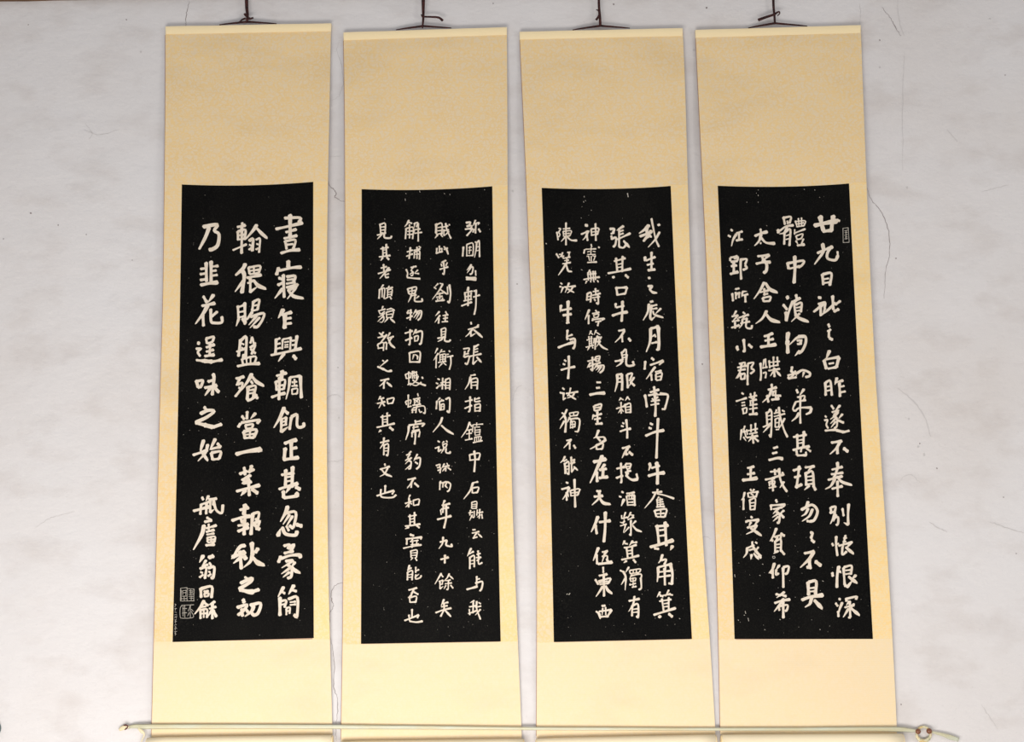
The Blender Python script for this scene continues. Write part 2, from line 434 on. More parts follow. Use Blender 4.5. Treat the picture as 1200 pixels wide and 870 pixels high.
# ------------------------------------------------------------------ brush strokes of the four inscriptions
# one line per character: column letter, then strokes "width taper x,y x,y ..." on a local grid given by the @ lines
INK_1 = '''
@ 200 205 6.857
A 32 w38 960,322 960,510|w30 915,348 1040,345 1030,385|w30 845,436 940,415 1060,386|w26 925,462 1010,438|w26 910,512 1015,488|920,530 932,598|925,532 1002,524 985,598|w22 935,562 985,556|w30 885,630 960,608 1038,602
B 28 575,385 575,415|535,420 600,405|540,455 542,525|542,455 600,442 595,512|w22 545,487 595,480|w22 545,520 595,513|500,606 610,558|w30 572,410 570,632|w32 t 692,402 660,450 600,520|w34 690,428 730,470 770,505|630,530 662,518 655,612|w20 632,562 650,570|w22 628,602 650,585|685,522 718,515 710,625|w20 690,555 705,560|w22 685,600 705,590
C 34 262,418 375,400 350,448 388,478 378,565 335,598 310,602|w32 308,425 280,500 228,600
@ 200 315 6.857
A 26 w42 945,-62 945,-10|w34 868,-8 850,50|w28 872,16 980,-8 1050,-12|w30 905,50 912,232|868,75 898,85|862,132 905,112|t 900,160 840,235|932,65 1000,60 985,115|w22 935,90 985,85|w24 928,122 1000,108|w24 930,152 1018,125 1005,150|w28 t 945,172 1005,152 940,240|w32 940,168 985,220 1060,238
A 34 t 905,328 868,392|w30 892,372 972,350|w38 918,370 915,480|w26 925,402 970,396|w26 925,444 972,438
A 26 w30 848,565 842,690|w24 850,572 880,558|w22 850,608 882,600|w22 848,645 885,636|w22 900,570 896,648|w22 900,568 970,556|965,556 960,650|w18 915,592 950,586|w18 918,615 945,610|w18 915,632 945,628|w32 1015,540 1000,660|w22 975,580 1010,575|w22 975,615 1008,610|w28 805,696 920,672 1050,642|w32 t 912,682 868,742|w38 985,698 1008,728
B 30 w34 600,-38 580,0 520,55|w38 572,8 592,60 572,195|w28 t 590,90 520,182|w24 625,-10 634,42|w24 625,-8 718,-22 708,35|w20 668,-15 670,40|w20 632,18 710,8|w22 634,45 706,36|w28 612,74 728,50|w26 640,80 640,192|w26 t 636,188 690,150|w22 618,118 668,95|w36 665,92 702,135 758,160
B 26 540,300 545,400|w30 595,275 600,440|w24 542,310 592,292|w20 545,350 592,342|w22 548,392 595,382|w26 t 548,400 528,458|w30 575,400 600,446|w28 665,262 655,340|w28 668,264 712,250 698,330|w20 658,300 700,292|w22 655,340 700,328|w28 655,350 610,412|w30 640,388 745,358 740,405 700,465 665,468|w26 t 692,380 630,450|w24 t 715,392 640,474
B 26 w32 562,570 545,705|w30 565,575 608,552 602,720|w20 572,602 590,610|w20 570,635 590,650|w26 530,668 602,642|w32 t 590,690 575,745|w24 655,550 640,600|w24 658,560 668,602 682,598|w26 638,635 680,612 650,688|w26 642,645 682,682|w24 572,725 582,768|w24 578,725 682,706 672,770|w18 608,722 612,765|w18 642,716 642,765|w30 535,785 620,768 715,762
C 28 w30 285,-48 288,105|w32 325,-58 325,110|w26 240,3 285,-4|w26 238,45 285,38|w28 238,92 285,85|w24 325,-16 382,-22|w24 325,20 368,14|w24 325,58 376,50|w34 240,132 310,118 378,110
C 30 w26 262,222 285,262|w30 t 345,210 308,262|w26 282,272 300,262|w28 250,300 355,278|w32 t 298,295 265,355 202,440|w28 258,365 264,462|w26 375,345 330,385|w28 322,325 325,422 350,436 410,432 412,385
C 28 w24 285,565 292,602|w26 285,562 345,548 338,585|w22 292,602 338,588|w26 285,634 352,610|w24 285,668 345,652|w28 272,704 350,692|w26 318,605 312,700|w34 222,598 228,602|w24 205,645 245,643 218,670 238,705|w26 205,735 265,742|w40 265,742 335,748|w28 335,748 415,732
@ 200 425 6.857
A 28 w44 898,68 888,130|w28 850,108 932,84|w28 845,152 852,225|w26 848,155 918,140 908,218|w20 855,188 905,182|w20 855,220 905,214|w30 810,280 865,260 920,246|w32 875,120 870,300|w28 t 958,120 950,200 928,292|w26 958,120 1042,108|w34 1042,110 1050,285|w22 975,160 1015,154|w18 995,135 995,190|w20 972,190 1018,186|w18 975,215 976,255|w18 975,215 1018,210 1016,252|w18 976,255 1016,250
A 28 w34 t 912,362 880,440 832,520|w32 905,378 945,412|w20 880,458 932,442|w28 890,450 888,560|w26 928,442 925,505|w18 895,478 925,472|w20 895,506 925,500|w28 t 888,558 940,520|w28 970,440 955,540|w30 970,436 1015,420 1015,500 1035,522 1070,510 1068,485
A 34 915,652 965,632 1012,622|w34 968,635 970,770|w30 975,692 1015,684|w34 920,690 912,775|w32 905,782 1028,764
B 28 w28 525,130 590,114|w26 558,125 528,185|w24 538,178 578,165 560,220 518,275|w22 548,200 568,225|w32 t 652,92 620,150 572,218|w34 655,115 690,155 742,185|w24 645,150 660,172|w24 620,198 682,188 672,250|w32 622,195 615,300|w20 625,224 672,218|w20 625,250 672,244|w32 615,305 650,295 690,258|w30 660,262 702,288
B 28 w28 615,395 612,455|w28 572,430 592,458|w28 t 682,408 645,448|w30 562,490 542,520|w28 568,484 640,472 715,462 695,490|w22 600,505 608,535|w24 600,505 660,497 652,530|w20 608,532 652,528|w30 585,555 598,612|w30 588,555 688,540 670,602|w24 598,607 670,603|w18 592,582 675,574|w20 638,550 635,600
B 38 525,738 600,718 725,698|w48 700,705 722,698
C 30 w32 205,145 222,200|w28 208,152 258,145 245,192|w24 220,202 248,196|w30 342,92 348,130 334,262|w28 300,154 355,138|w30 272,204 345,190 370,184|w30 t 325,195 278,262|w34 352,200 388,240
C 30 w28 270,358 288,384|w32 240,412 300,385 350,392 290,440 200,482|w32 200,484 270,502|w42 270,502 340,520|w32 340,520 410,496
C 28 w32 t 265,625 242,705 262,725|w30 245,712 295,784|w28 t 298,660 280,725 222,790|w28 180,745 296,705|w30 t 358,615 318,698|w26 320,696 400,678|w30 375,650 402,682|w30 325,725 338,782|w28 328,726 402,716 390,775|w24 338,780 390,774
@ 200 535 6.857
A 28 w36 980,85 975,250|w32 925,110 922,240|w30 890,150 990,134|w20 930,168 975,162|w20 930,202 975,195|w30 870,265 930,245 1022,218|w38 1005,245 1042,268|w36 905,280 908,335|w34 908,335 1012,318 1012,295|w28 t 955,250 928,292
A 28 w36 t 940,402 925,450 885,520|w30 920,458 1005,450 990,560 965,575|w24 t 955,470 905,545|w24 t 980,480 930,562|w38 t 862,640 880,590|w36 895,572 925,625 1000,634 1018,602|w32 955,558 985,580|w38 1010,548 1055,562|w24 930,560 950,600
B 28 w28 590,88 598,150|w30 555,142 615,118|w34 650,75 640,120|w30 625,128 672,104|w28 t 642,152 570,190|w28 572,190 630,178 578,218 650,205|w30 528,282 615,258 715,232|w32 625,190 632,318|w34 t 602,272 568,312|w38 652,262 700,298
B 30 w42 598,388 588,470|w30 555,432 625,412|w32 492,517 560,495 640,480|w28 560,490 575,535|w28 608,470 590,530|w28 540,558 625,545|w34 540,604 625,570|w34 592,510 590,632|w34 660,460 645,630|w28 660,462 708,452 702,500 680,510|w30 672,540 715,520 690,590|w34 668,545 715,590
C 26 w26 252,328 262,350|w26 t 305,318 285,355|w24 240,390 320,362|w30 182,440 240,425 310,405|w26 245,385 238,468|w26 288,375 285,465|w24 305,345 370,340|w24 318,350 318,440|w28 345,350 342,392|w28 342,345 365,430 410,456 420,390|w26 t 315,450 345,430
C 26 w24 290,492 330,515|w28 272,528 330,515|w36 t 268,555 250,630 186,746|w24 285,580 368,555|w20 305,545 308,600|w24 285,608 350,592|w20 290,630 350,620|w20 292,655 355,645 352,690|w20 295,655 296,690|w18 298,672 350,668|w18 325,650 325,690|w20 298,692 352,688|w28 282,716 352,708
@ 200 635 6.857
A 28 w28 910,35 955,24 945,58|w32 940,55 992,24 965,75|w30 912,95 985,75|w34 885,118 866,168|w30 885,138 960,112 1035,108 1042,130|w26 t 925,158 985,152 895,210|w30 935,182 972,215 968,280 938,296|w24 t 955,215 892,258|w24 t 955,245 905,285|w26 t 1000,165 970,205|w34 972,200 1000,232 1035,250
A 28 w30 t 908,365 865,440|w26 892,400 918,418|w32 t 990,352 950,420|w28 975,388 1012,400|w34 878,450 878,595|w26 880,480 928,474 915,530|w18 888,508 918,502|w30 945,462 1018,450 1015,600 990,588|w18 958,488 1005,482|w18 958,510 1005,504|w20 930,540 930,590|w20 930,535 958,530 955,580|w16 932,560 955,556
B 32 w34 t 598,30 555,45 492,135|w42 495,125 545,105 598,85|w36 558,80 568,220|w30 t 560,130 508,172|w28 580,120 602,145|w40 652,10 658,110|w32 t 656,110 640,160 590,205|w30 595,115 612,140|w38 702,55 678,90|w44 660,130 700,170 745,188
B 32 w24 595,285 615,298|w34 562,335 650,295 640,325 550,382|w42 552,384 620,402 665,405|w34 650,405 712,385
B 28 w34 582,465 590,490|w30 535,530 615,508 580,560 540,592|w30 570,540 578,600|w30 600,540 622,568|w32 640,512 722,496 705,570 672,592 650,575|w30 t 668,520 650,560 600,600
C 26 w34 t 262,112 235,162|w40 305,130 345,115|w24 t 285,150 252,200|w26 255,198 300,185|w24 310,170 325,190|w26 235,218 285,210 275,298|w20 240,245 258,252|w22 232,288 262,265|w30 300,212 350,206 342,285 325,292|w20 305,240 318,248|w22 300,278 325,260
C 24 w28 242,375 245,450|w28 245,378 330,362 328,452|w22 268,402 305,396|w20 270,418 275,445|w20 270,418 305,415 300,440|w18 275,442 300,438
C 24 w28 t 268,475 240,525 195,580|w26 268,490 302,515|w20 240,528 285,520|w24 240,545 240,620|w22 240,550 292,545 292,612|w18 266,550 266,612|w18 245,580 290,576|w24 t 355,482 310,508|w22 310,540 365,524|w28 335,500 335,622|w24 t 332,550 302,598|w30 340,552 368,605
D 5 80,375 78,478|80,375 132,370|132,370 132,480|78,478 190,476|138,378 188,382|188,382 186,475|95,395 125,392|95,395 97,430|125,392 122,430|96,412 122,410|90,440 128,438|108,440 110,475|85,460 130,458|145,395 180,398|150,410 178,408|145,425 185,422|160,385 162,430|145,440 182,440|150,455 182,455|165,435 165,470|84,390 84,470
D 5 90,512 184,508|90,512 76,540 76,600 90,616 175,612 184,590|112,515 114,610|95,540 130,538|92,575 130,572|160,510 140,560|158,510 158,610|160,540 182,560|165,560 182,590|150,570 135,600|100,520 100,600
E 4 32,500 45,510|38,505 34,528|30,540 48,538|40,535 36,555|32,565 46,570|30,590 48,585|36,600 34,615|48,595 44,618|30,630 46,628|32,645 48,640|38,630 38,660|30,672 48,668|34,680 44,690|30,700 50,698|36,690 36,715|28,725 50,722|32,735 46,745|38,725 36,755
'''
INK_2 = '''
@ 415 205 6.857
A 20 w26 900,385 935,382 918,412 905,412|w24 905,412 945,410 930,440|w22 892,438 950,430 935,455 905,490|w20 t 975,365 955,410|w20 960,392 1005,385|w20 t 1005,385 995,402|w22 978,395 975,470|w22 965,435 955,462|w26 1000,435 1015,460
A 18 w24 878,580 872,655|w16 905,560 905,655|w18 905,560 955,552 955,650|w14 918,585 942,580|w14 930,575 925,635|w14 918,610 942,605|w16 905,650 955,648|w20 972,540 990,545|w20 t 985,545 980,600 968,662|w20 988,542 1005,535 1008,660|w14 985,580 1005,577|w14 983,610 1005,607
A 18 w22 t 942,722 925,745 908,765|w20 920,750 955,742 948,790 930,800|w16 t 935,750 908,788|w18 975,770 978,810|w30 900,826 980,832|w22 900,840 980,844
B 18 w30 660,395 658,470|w20 665,398 705,392 705,480|w16 670,425 700,420|w16 670,450 700,447|w18 660,478 710,470|w20 t 672,482 650,508|w18 695,480 712,498|w20 715,420 755,410|w20 718,450 760,442|w22 735,390 745,440 778,512|w18 t 762,455 725,490|w18 762,398 768,405|w18 720,440 722,490
B 18 w20 665,590 662,630|w18 685,572 685,620|w20 658,632 710,615|w18 685,598 705,592|w22 720,575 742,600 755,635|w20 722,600 752,588|w16 705,590 705,615
B 18 w20 738,688 700,705|w18 698,715 705,735|w18 748,705 738,730|w20 688,760 755,740|w22 718,705 725,760 722,798 710,792
C 18 w24 t 440,365 425,395 408,415|w22 435,380 465,390|w22 418,430 412,515|w20 422,430 475,425 470,515|w16 428,455 470,450|w16 428,480 470,478|w18 445,400 445,510|w18 480,395 510,382 500,420|w16 t 490,385 480,430|w18 485,470 545,462|w20 490,440 530,435|w20 515,390 515,535|w18 485,440 480,465
C 18 w22 452,585 442,675|w20 425,620 470,605|w20 420,655 470,635|w20 478,608 530,595|w18 485,618 482,672|w20 488,618 525,612 525,680|w16 490,640 520,636|w18 505,580 505,675|w18 520,575 535,585
C 18 w20 418,760 430,790 425,820|w16 418,762 422,762|w22 425,825 480,832 530,835|w20 455,745 500,735|w20 t 480,735 455,770|w18 460,770 475,785 468,810 455,808|w16 t 470,785 445,800|w18 t 512,765 490,785|w18 485,790 520,795
D 18 w20 208,395 215,480|w20 210,398 250,392 248,475|w16 215,420 245,418|w16 215,445 245,442|w20 185,485 255,465|w22 t 228,465 212,490 188,515|w24 240,475 245,505 290,508 302,492
D 18 w20 230,580 232,650|w22 258,558 260,650|w20 212,595 275,582|w14 235,605 258,602|w14 235,628 258,625|w20 200,660 290,648|w22 t 230,665 215,688|w26 262,662 280,682
D 18 w22 236,720 240,775|w20 215,750 262,738|w20 192,795 245,778 292,762|w24 t 280,745 245,790 208,832|w18 t 278,795 250,805|w20 248,795 255,825 278,822
@ 415 315 6.857
A 20 w20 t 918,148 905,180|w20 885,195 950,180|w22 890,200 895,255|w20 895,225 940,218|w20 880,260 945,245|w20 940,195 938,250|w24 862,300 900,285 945,268|w22 918,150 915,300|w20 960,182 985,172|w20 958,228 1010,212|w22 980,175 978,300 965,370
A 20 w22 938,430 942,448|w20 915,490 1000,465|w22 t 955,480 925,520 898,545|w24 935,500 940,545|w18 t 942,540 975,520|w26 960,490 995,520 1028,550|w18 t 1000,450 975,480
A 20 w20 878,645 925,640 915,670|w22 885,690 920,680|w22 890,665 882,710|w22 885,712 925,705 910,765 890,760|w20 965,620 955,765|w20 970,625 1000,610|w18 970,650 995,642|w18 970,672 995,665|w22 930,705 1022,685|w20 t 955,768 990,735|w26 985,710 1020,750|w20 1000,610 960,640
B 20 w18 t 675,120 650,145|w16 688,118 715,125|w18 642,150 660,162|w20 t 712,125 680,180 630,245|w20 690,165 745,205|w18 665,205 715,195|w18 660,230 710,222|w20 688,195 688,245|w22 655,262 725,252|w16 712,235 705,250|w24 765,130 775,200 765,270 750,262|w18 750,145 752,205|w16 670,240 672,252
B 20 w20 t 685,345 655,378|w20 t 690,375 668,405 650,430|w22 682,400 678,440|w18 735,345 745,365|w18 712,378 755,370|w18 715,402 752,395|w18 705,428 752,424|w18 732,370 732,425
B 18 w20 700,485 702,545|w18 702,485 735,480 732,545|w14 705,508 732,505|w14 705,528 732,525|w22 670,560 735,548|w22 t 712,550 702,570 675,585|w24 728,550 730,580 760,585 775,572
B 18 w20 t 670,640 650,680|w20 t 675,680 640,735|w20 660,710 658,800|w16 t 705,650 680,690|w16 700,668 730,665|w16 690,690 690,745|w18 690,695 735,688 730,745|w14 695,712 730,708|w14 690,730 730,726|w16 712,690 712,750|w18 675,755 740,745|w16 t 708,760 680,792|w16 715,755 740,775|w20 762,660 770,668|w20 745,710 795,700|w22 775,705 778,760 765,812|w18 745,690 760,688
C 20 w24 430,160 440,200|w20 435,160 500,148 488,200|w18 465,158 465,200|w16 440,182 490,175|w18 440,205 490,198|w20 t 462,210 450,240 435,268|w20 452,220 500,210|w18 490,205 485,260|w22 488,225 490,262 545,262 545,240|w18 t 520,220 498,240
C 20 w20 438,335 425,358|w20 425,360 465,352|w22 455,330 450,415|w20 422,400 470,380|w18 t 498,330 475,368|w22 492,348 540,340 535,390 512,415|w18 t 512,350 480,395|w18 t 528,350 498,405
C 20 w22 450,490 448,600 438,612|w22 408,520 470,500|w24 412,578 465,555|w22 t 498,490 475,530|w24 490,515 545,505 540,590 525,610|w18 485,545 488,585|w18 488,545 515,540 512,575|w16 490,582 512,578
C 20 w22 445,675 448,755|w22 448,675 528,668 525,755|w18 t 480,690 470,728|w18 490,690 510,705 508,728|w20 450,750 528,750
D 20 w20 t 235,130 215,155|w22 205,165 200,240|w18 208,165 245,160 240,240|w18 225,165 225,230|w18 255,160 310,150|w18 270,170 268,220|w18 270,170 305,165 300,220|w14 272,190 300,187|w14 272,208 300,205|w18 t 275,225 245,245|w20 285,222 300,245|w16 t 282,140 265,165
D 20 w20 t 232,302 222,325|w20 195,340 250,325|w18 200,345 210,365|w18 215,365 245,345|w20 t 245,360 195,390|w20 t 228,365 240,400 225,430 205,428|w18 t 232,385 190,425|w20 262,330 300,320|w20 258,350 262,395|w20 260,350 315,340 305,395|w16 265,370 305,365|w18 265,395 308,390|w20 t 270,400 245,430|w24 290,400 325,432|w18 300,320 325,335
D 20 w22 200,515 232,540|w20 t 235,510 215,540|w20 190,555 260,540|w22 t 262,530 225,580 185,620|w18 190,605 195,645|w18 195,605 235,595 235,660|w18 195,640 230,635|w20 235,600 260,595 258,650|w22 t 288,515 270,550|w20 265,560 318,545|w20 t 300,555 275,600|w26 275,565 295,610 325,635
D 20 w18 228,738 240,745|w18 t 270,735 205,790|w26 188,788 240,810|w24 240,810 270,825 302,820
@ 415 425 6.857
A 20 w20 935,105 975,98|w22 t 935,115 920,170 892,215|w20 938,135 990,130 988,215|w20 940,140 942,210|w16 945,160 985,156|w16 945,185 985,182
A 20 w22 932,275 930,380 918,398|w20 892,315 950,300|w22 888,370 945,345|w20 t 1008,285 965,300|w20 970,285 972,315 1015,310|w20 970,340 972,395|w20 972,340 1012,335 1010,395|w16 975,365 1010,360|w18 975,390 1010,388
A 18 w22 t 928,480 905,540 862,602|w20 928,490 945,515|w16 905,545 945,538|w16 900,575 945,568|w18 925,545 925,615|w20 892,625 950,612|w14 960,500 1035,495|w16 955,500 950,560|w16 985,485 985,510|w14 965,520 1010,518|w14 970,545 1015,540|w14 965,562 1015,558|w14 970,520 972,580|w14 1012,540 1008,585|w14 970,585 1012,580|w16 970,600 968,635|w16 970,600 1020,597 1012,630|w12 985,600 985,635|w12 1000,600 1000,635|w20 955,645 1030,628
A 20 w20 928,740 932,790|w20 930,742 1008,730 1000,785|w18 935,785 1000,778|w24 965,712 972,780 965,880
B 18 w20 672,132 688,138|w20 658,165 675,172|w20 t 662,208 690,178|w18 695,165 728,155|w20 712,125 708,215|w16 t 708,170 690,195|w16 712,175 728,185|w20 735,135 735,215|w20 735,138 770,132 768,220|w14 738,162 768,160|w14 738,185 768,183|w16 738,205 768,205
B 20 w22 665,310 660,375|w20 t 690,285 672,305|w20 685,310 690,385|w20 690,312 722,305|w24 735,295 768,290 765,395 745,390|w18 700,335 700,385|w18 700,338 722,335 722,380|w14 702,355 722,353|w16 702,380 722,378|w18 700,298 720,310
B 24 t 708,442 690,490 635,558|w26 700,505 745,545 795,575
B 20 w20 672,632 688,640|w20 650,690 685,678|w22 680,680 678,715 700,700|w18 t 722,635 708,650|w18 740,630 750,640|w18 712,660 720,685|w18 712,660 745,652 738,680|w16 720,685 740,680|w20 t 722,690 700,728|w22 738,690 740,725 770,728 770,715
C 20 w20 412,95 420,130|w18 415,95 455,85 452,125|w18 420,130 455,120|w20 438,75 440,175|w18 430,180 460,168|w18 468,70 470,130|w18 460,90 505,75|w18 480,70 485,130|w18 465,110 510,100|w18 500,80 500,130|w20 t 515,110 495,150 450,185|w22 470,140 500,160 575,185|w18 470,180 500,185 540,160|w24 545,118 552,128
C 20 w20 412,315 422,340|w18 415,312 455,302 450,335|w20 435,260 435,355|w18 430,360 460,350|w18 510,250 515,270|w20 475,295 530,285|w18 t 520,290 490,325|w18 490,300 515,322|w18 485,300 485,340|w18 525,300 525,335|w22 470,345 535,335|w22 470,370 468,405|w20 475,365 560,350 570,405 555,405|w20 505,345 495,405|w18 520,375 530,400 545,395|w20 460,385 500,380
C 22 w22 490,465 495,490|w20 495,478 540,468|w24 440,505 560,490 545,515|w26 t 440,510 435,560 415,620|w20 470,525 515,515|w18 465,550 525,540|w20 480,500 478,540|w20 465,560 465,600|w20 468,562 525,550 520,600|w24 492,545 492,600 486,658
C 20 w20 t 458,715 435,735|w20 420,745 450,735 430,765|w20 440,770 410,790|w20 t 460,765 412,815|w22 440,790 458,800 452,850 435,855|w18 t 455,825 412,860|w20 t 508,738 480,790|w24 485,775 530,768 525,830 500,858|w22 490,800 512,815
D 20 w22 212,145 280,132|w20 t 250,145 235,165 205,190|w22 240,155 238,210|w26 262,160 300,192
D 20 w18 t 212,272 195,300|w18 205,292 240,285|w20 185,330 250,315|w20 t 220,295 222,320 200,365|w20 228,325 245,350|w20 265,295 270,330|w20 265,295 318,285 310,325|w18 270,332 312,325
D 20 w20 228,425 230,505|w20 265,405 268,500|w18 212,440 290,425|w14 235,460 262,457|w14 235,480 262,477|w22 182,522 250,508 325,490|w26 t 215,545 200,558|w30 285,520 315,545
D 20 w22 210,645 280,628|w22 t 240,605 235,650 210,690|w20 240,665 238,745|w20 240,665 275,658 270,745 255,742|w14 245,690 270,687|w14 245,712 270,710
@ 415 535 6.857
A 22 w20 950,215 995,205|w24 t 955,215 930,280 882,342|w20 948,255 950,295|w20 950,255 1000,250 990,292|w20 952,295 990,290
A 18 w18 945,370 945,420|w18 945,370 985,365 982,420|w14 948,388 982,385|w14 948,403 982,400|w16 948,420 985,418|w20 935,435 930,475|w18 920,455 955,450|w18 t 950,470 928,515|w18 940,478 962,495|w18 990,430 985,475|w18 990,455 1035,448|w18 1010,425 1005,500|w20 1025,465 1030,500|w16 t 1015,470 990,490|w16 965,440 965,490
A 18 w20 952,592 975,590|w18 948,618 1005,605|w20 t 985,615 955,658|w20 955,658 990,648|w20 995,622 1025,650
A 22 w26 t 940,740 925,770 912,800|w22 925,785 960,765|w24 930,810 930,905|w22 932,812 965,800 965,890|w16 935,840 965,835|w16 935,865 965,862|w22 995,760 1000,805|w20 985,790 1015,780|w20 980,815 1020,812|w20 1000,800 1000,865 1030,855|w18 t 985,840 1010,825
B 18 w20 658,75 690,65 685,90|w18 668,92 695,88|w18 672,115 695,105|w20 695,95 690,135|w18 t 725,60 705,95|w18 710,85 765,75|w18 740,75 735,120|w18 t 730,95 710,120|w20 752,90 778,110|w16 745,55 752,68
B 18 w20 t 695,200 685,245|w18 690,205 688,270|w18 700,215 738,205|w18 715,215 712,250|w20 715,215 745,205 730,240|w20 750,205 775,225 765,270 748,285|w18 t 735,240 750,255
B 22 w24 t 728,355 712,390|w22 705,395 770,380|w20 700,425 760,412|w20 718,400 712,455|w26 668,508 720,495 780,480|w26 738,385 740,490 722,578|w16 695,430 700,470
B 22 t 715,650 710,700 682,742|w22 690,690 745,675|w24 745,675 740,715 785,725 780,705
B 24 695,830 758,812|w26 730,795 728,860
C 20 w22 430,188 495,175|w22 t 475,185 455,220 428,255|w22 462,205 458,252|w26 485,215 518,245
C 20 w18 t 450,310 435,345|w20 410,380 460,362|w22 442,340 438,410|w18 t 440,385 415,408|w16 448,375 465,385|w18 475,355 478,395|w18 475,355 522,345 518,390|w18 478,395 518,388
C 20 w20 448,470 450,555|w20 485,450 485,545|w18 435,485 500,472|w14 455,505 482,500|w14 455,528 482,525|w22 410,562 470,555 530,545|w22 t 440,570 412,582|w22 500,555 525,575
C 20 w34 450,630 480,640|w26 425,660 422,710|w26 415,665 545,650|w20 545,650 535,668|w20 t 470,665 455,690|w18 450,685 515,675|w22 395,740 460,725 540,712|w18 470,690 465,735|w18 505,675 500,715|w18 455,712 520,705|w20 455,760 458,815|w20 458,760 505,755 500,815|w14 462,778 500,775|w14 462,797 500,795|w18 t 470,815 455,835|w20 490,815 505,840
D 20 w22 245,60 250,75|w22 208,105 285,82|w20 t 270,95 245,140 208,162|w24 220,105 250,140 300,162
D 22 w22 182,318 250,295 320,275|w24 250,235 248,300|w22 215,265 215,320 250,332 310,330 338,310|w22 322,278 305,305
@ 415 635 6.857
A 24 w22 985,280 985,330|w18 985,305 1010,298|w26 905,385 960,370 990,360|w24 975,335 1030,322 1025,375 1010,398|w18 985,345 985,365
A 20 w20 t 965,475 935,490|w22 925,525 985,515|w22 958,490 955,575|w20 918,580 985,555|w18 925,545 930,590|w22 985,480 985,540 1015,625|w20 t 1015,545 975,590|w18 1000,490 1018,500|w18 975,530 1020,518
B 20 w22 t 700,255 680,290 650,340|w20 700,265 715,285|w18 680,320 715,310|w20 690,325 690,380|w18 712,310 708,345|w16 692,345 710,342|w18 t 690,380 715,360|w20 t 765,258 745,295 718,320|w20 762,270 795,300|w18 735,315 775,308|w18 730,340 785,332|w20 758,310 755,380 742,385|w18 t 738,352 722,380|w22 775,350 795,375
B 20 w22 t 722,465 700,515|w20 712,498 755,488|w22 655,572 715,550 780,535|w22 722,500 722,545 695,602|w24 728,550 775,600|w18 700,525 750,515
C 20 w24 t 445,190 430,235|w20 430,230 460,210|w22 430,245 428,310|w20 432,245 468,235 465,310|w14 436,268 465,263|w14 436,288 465,285|w20 495,205 495,250|w18 490,240 520,225|w20 495,265 495,300 530,290 540,272|w18 t 490,285 520,262
C 20 w22 438,390 505,372|w22 t 478,385 460,425 435,450|w20 462,410 460,450|w22 480,405 515,425|w20 445,450 450,490|w20 450,450 500,440 495,490|w20 452,488 495,485
C 22 w22 405,635 470,610 520,590|w22 465,545 465,610|w20 440,590 445,635|w22 445,640 500,648 550,640|w20 520,592 508,615
@ 415 205 6.857
E 6 414,148 418,154|410,192 412,208|525,128 530,142|724,148 728,154|768,155 771,162|1046,118 1050,122|245,353 247,358
'''
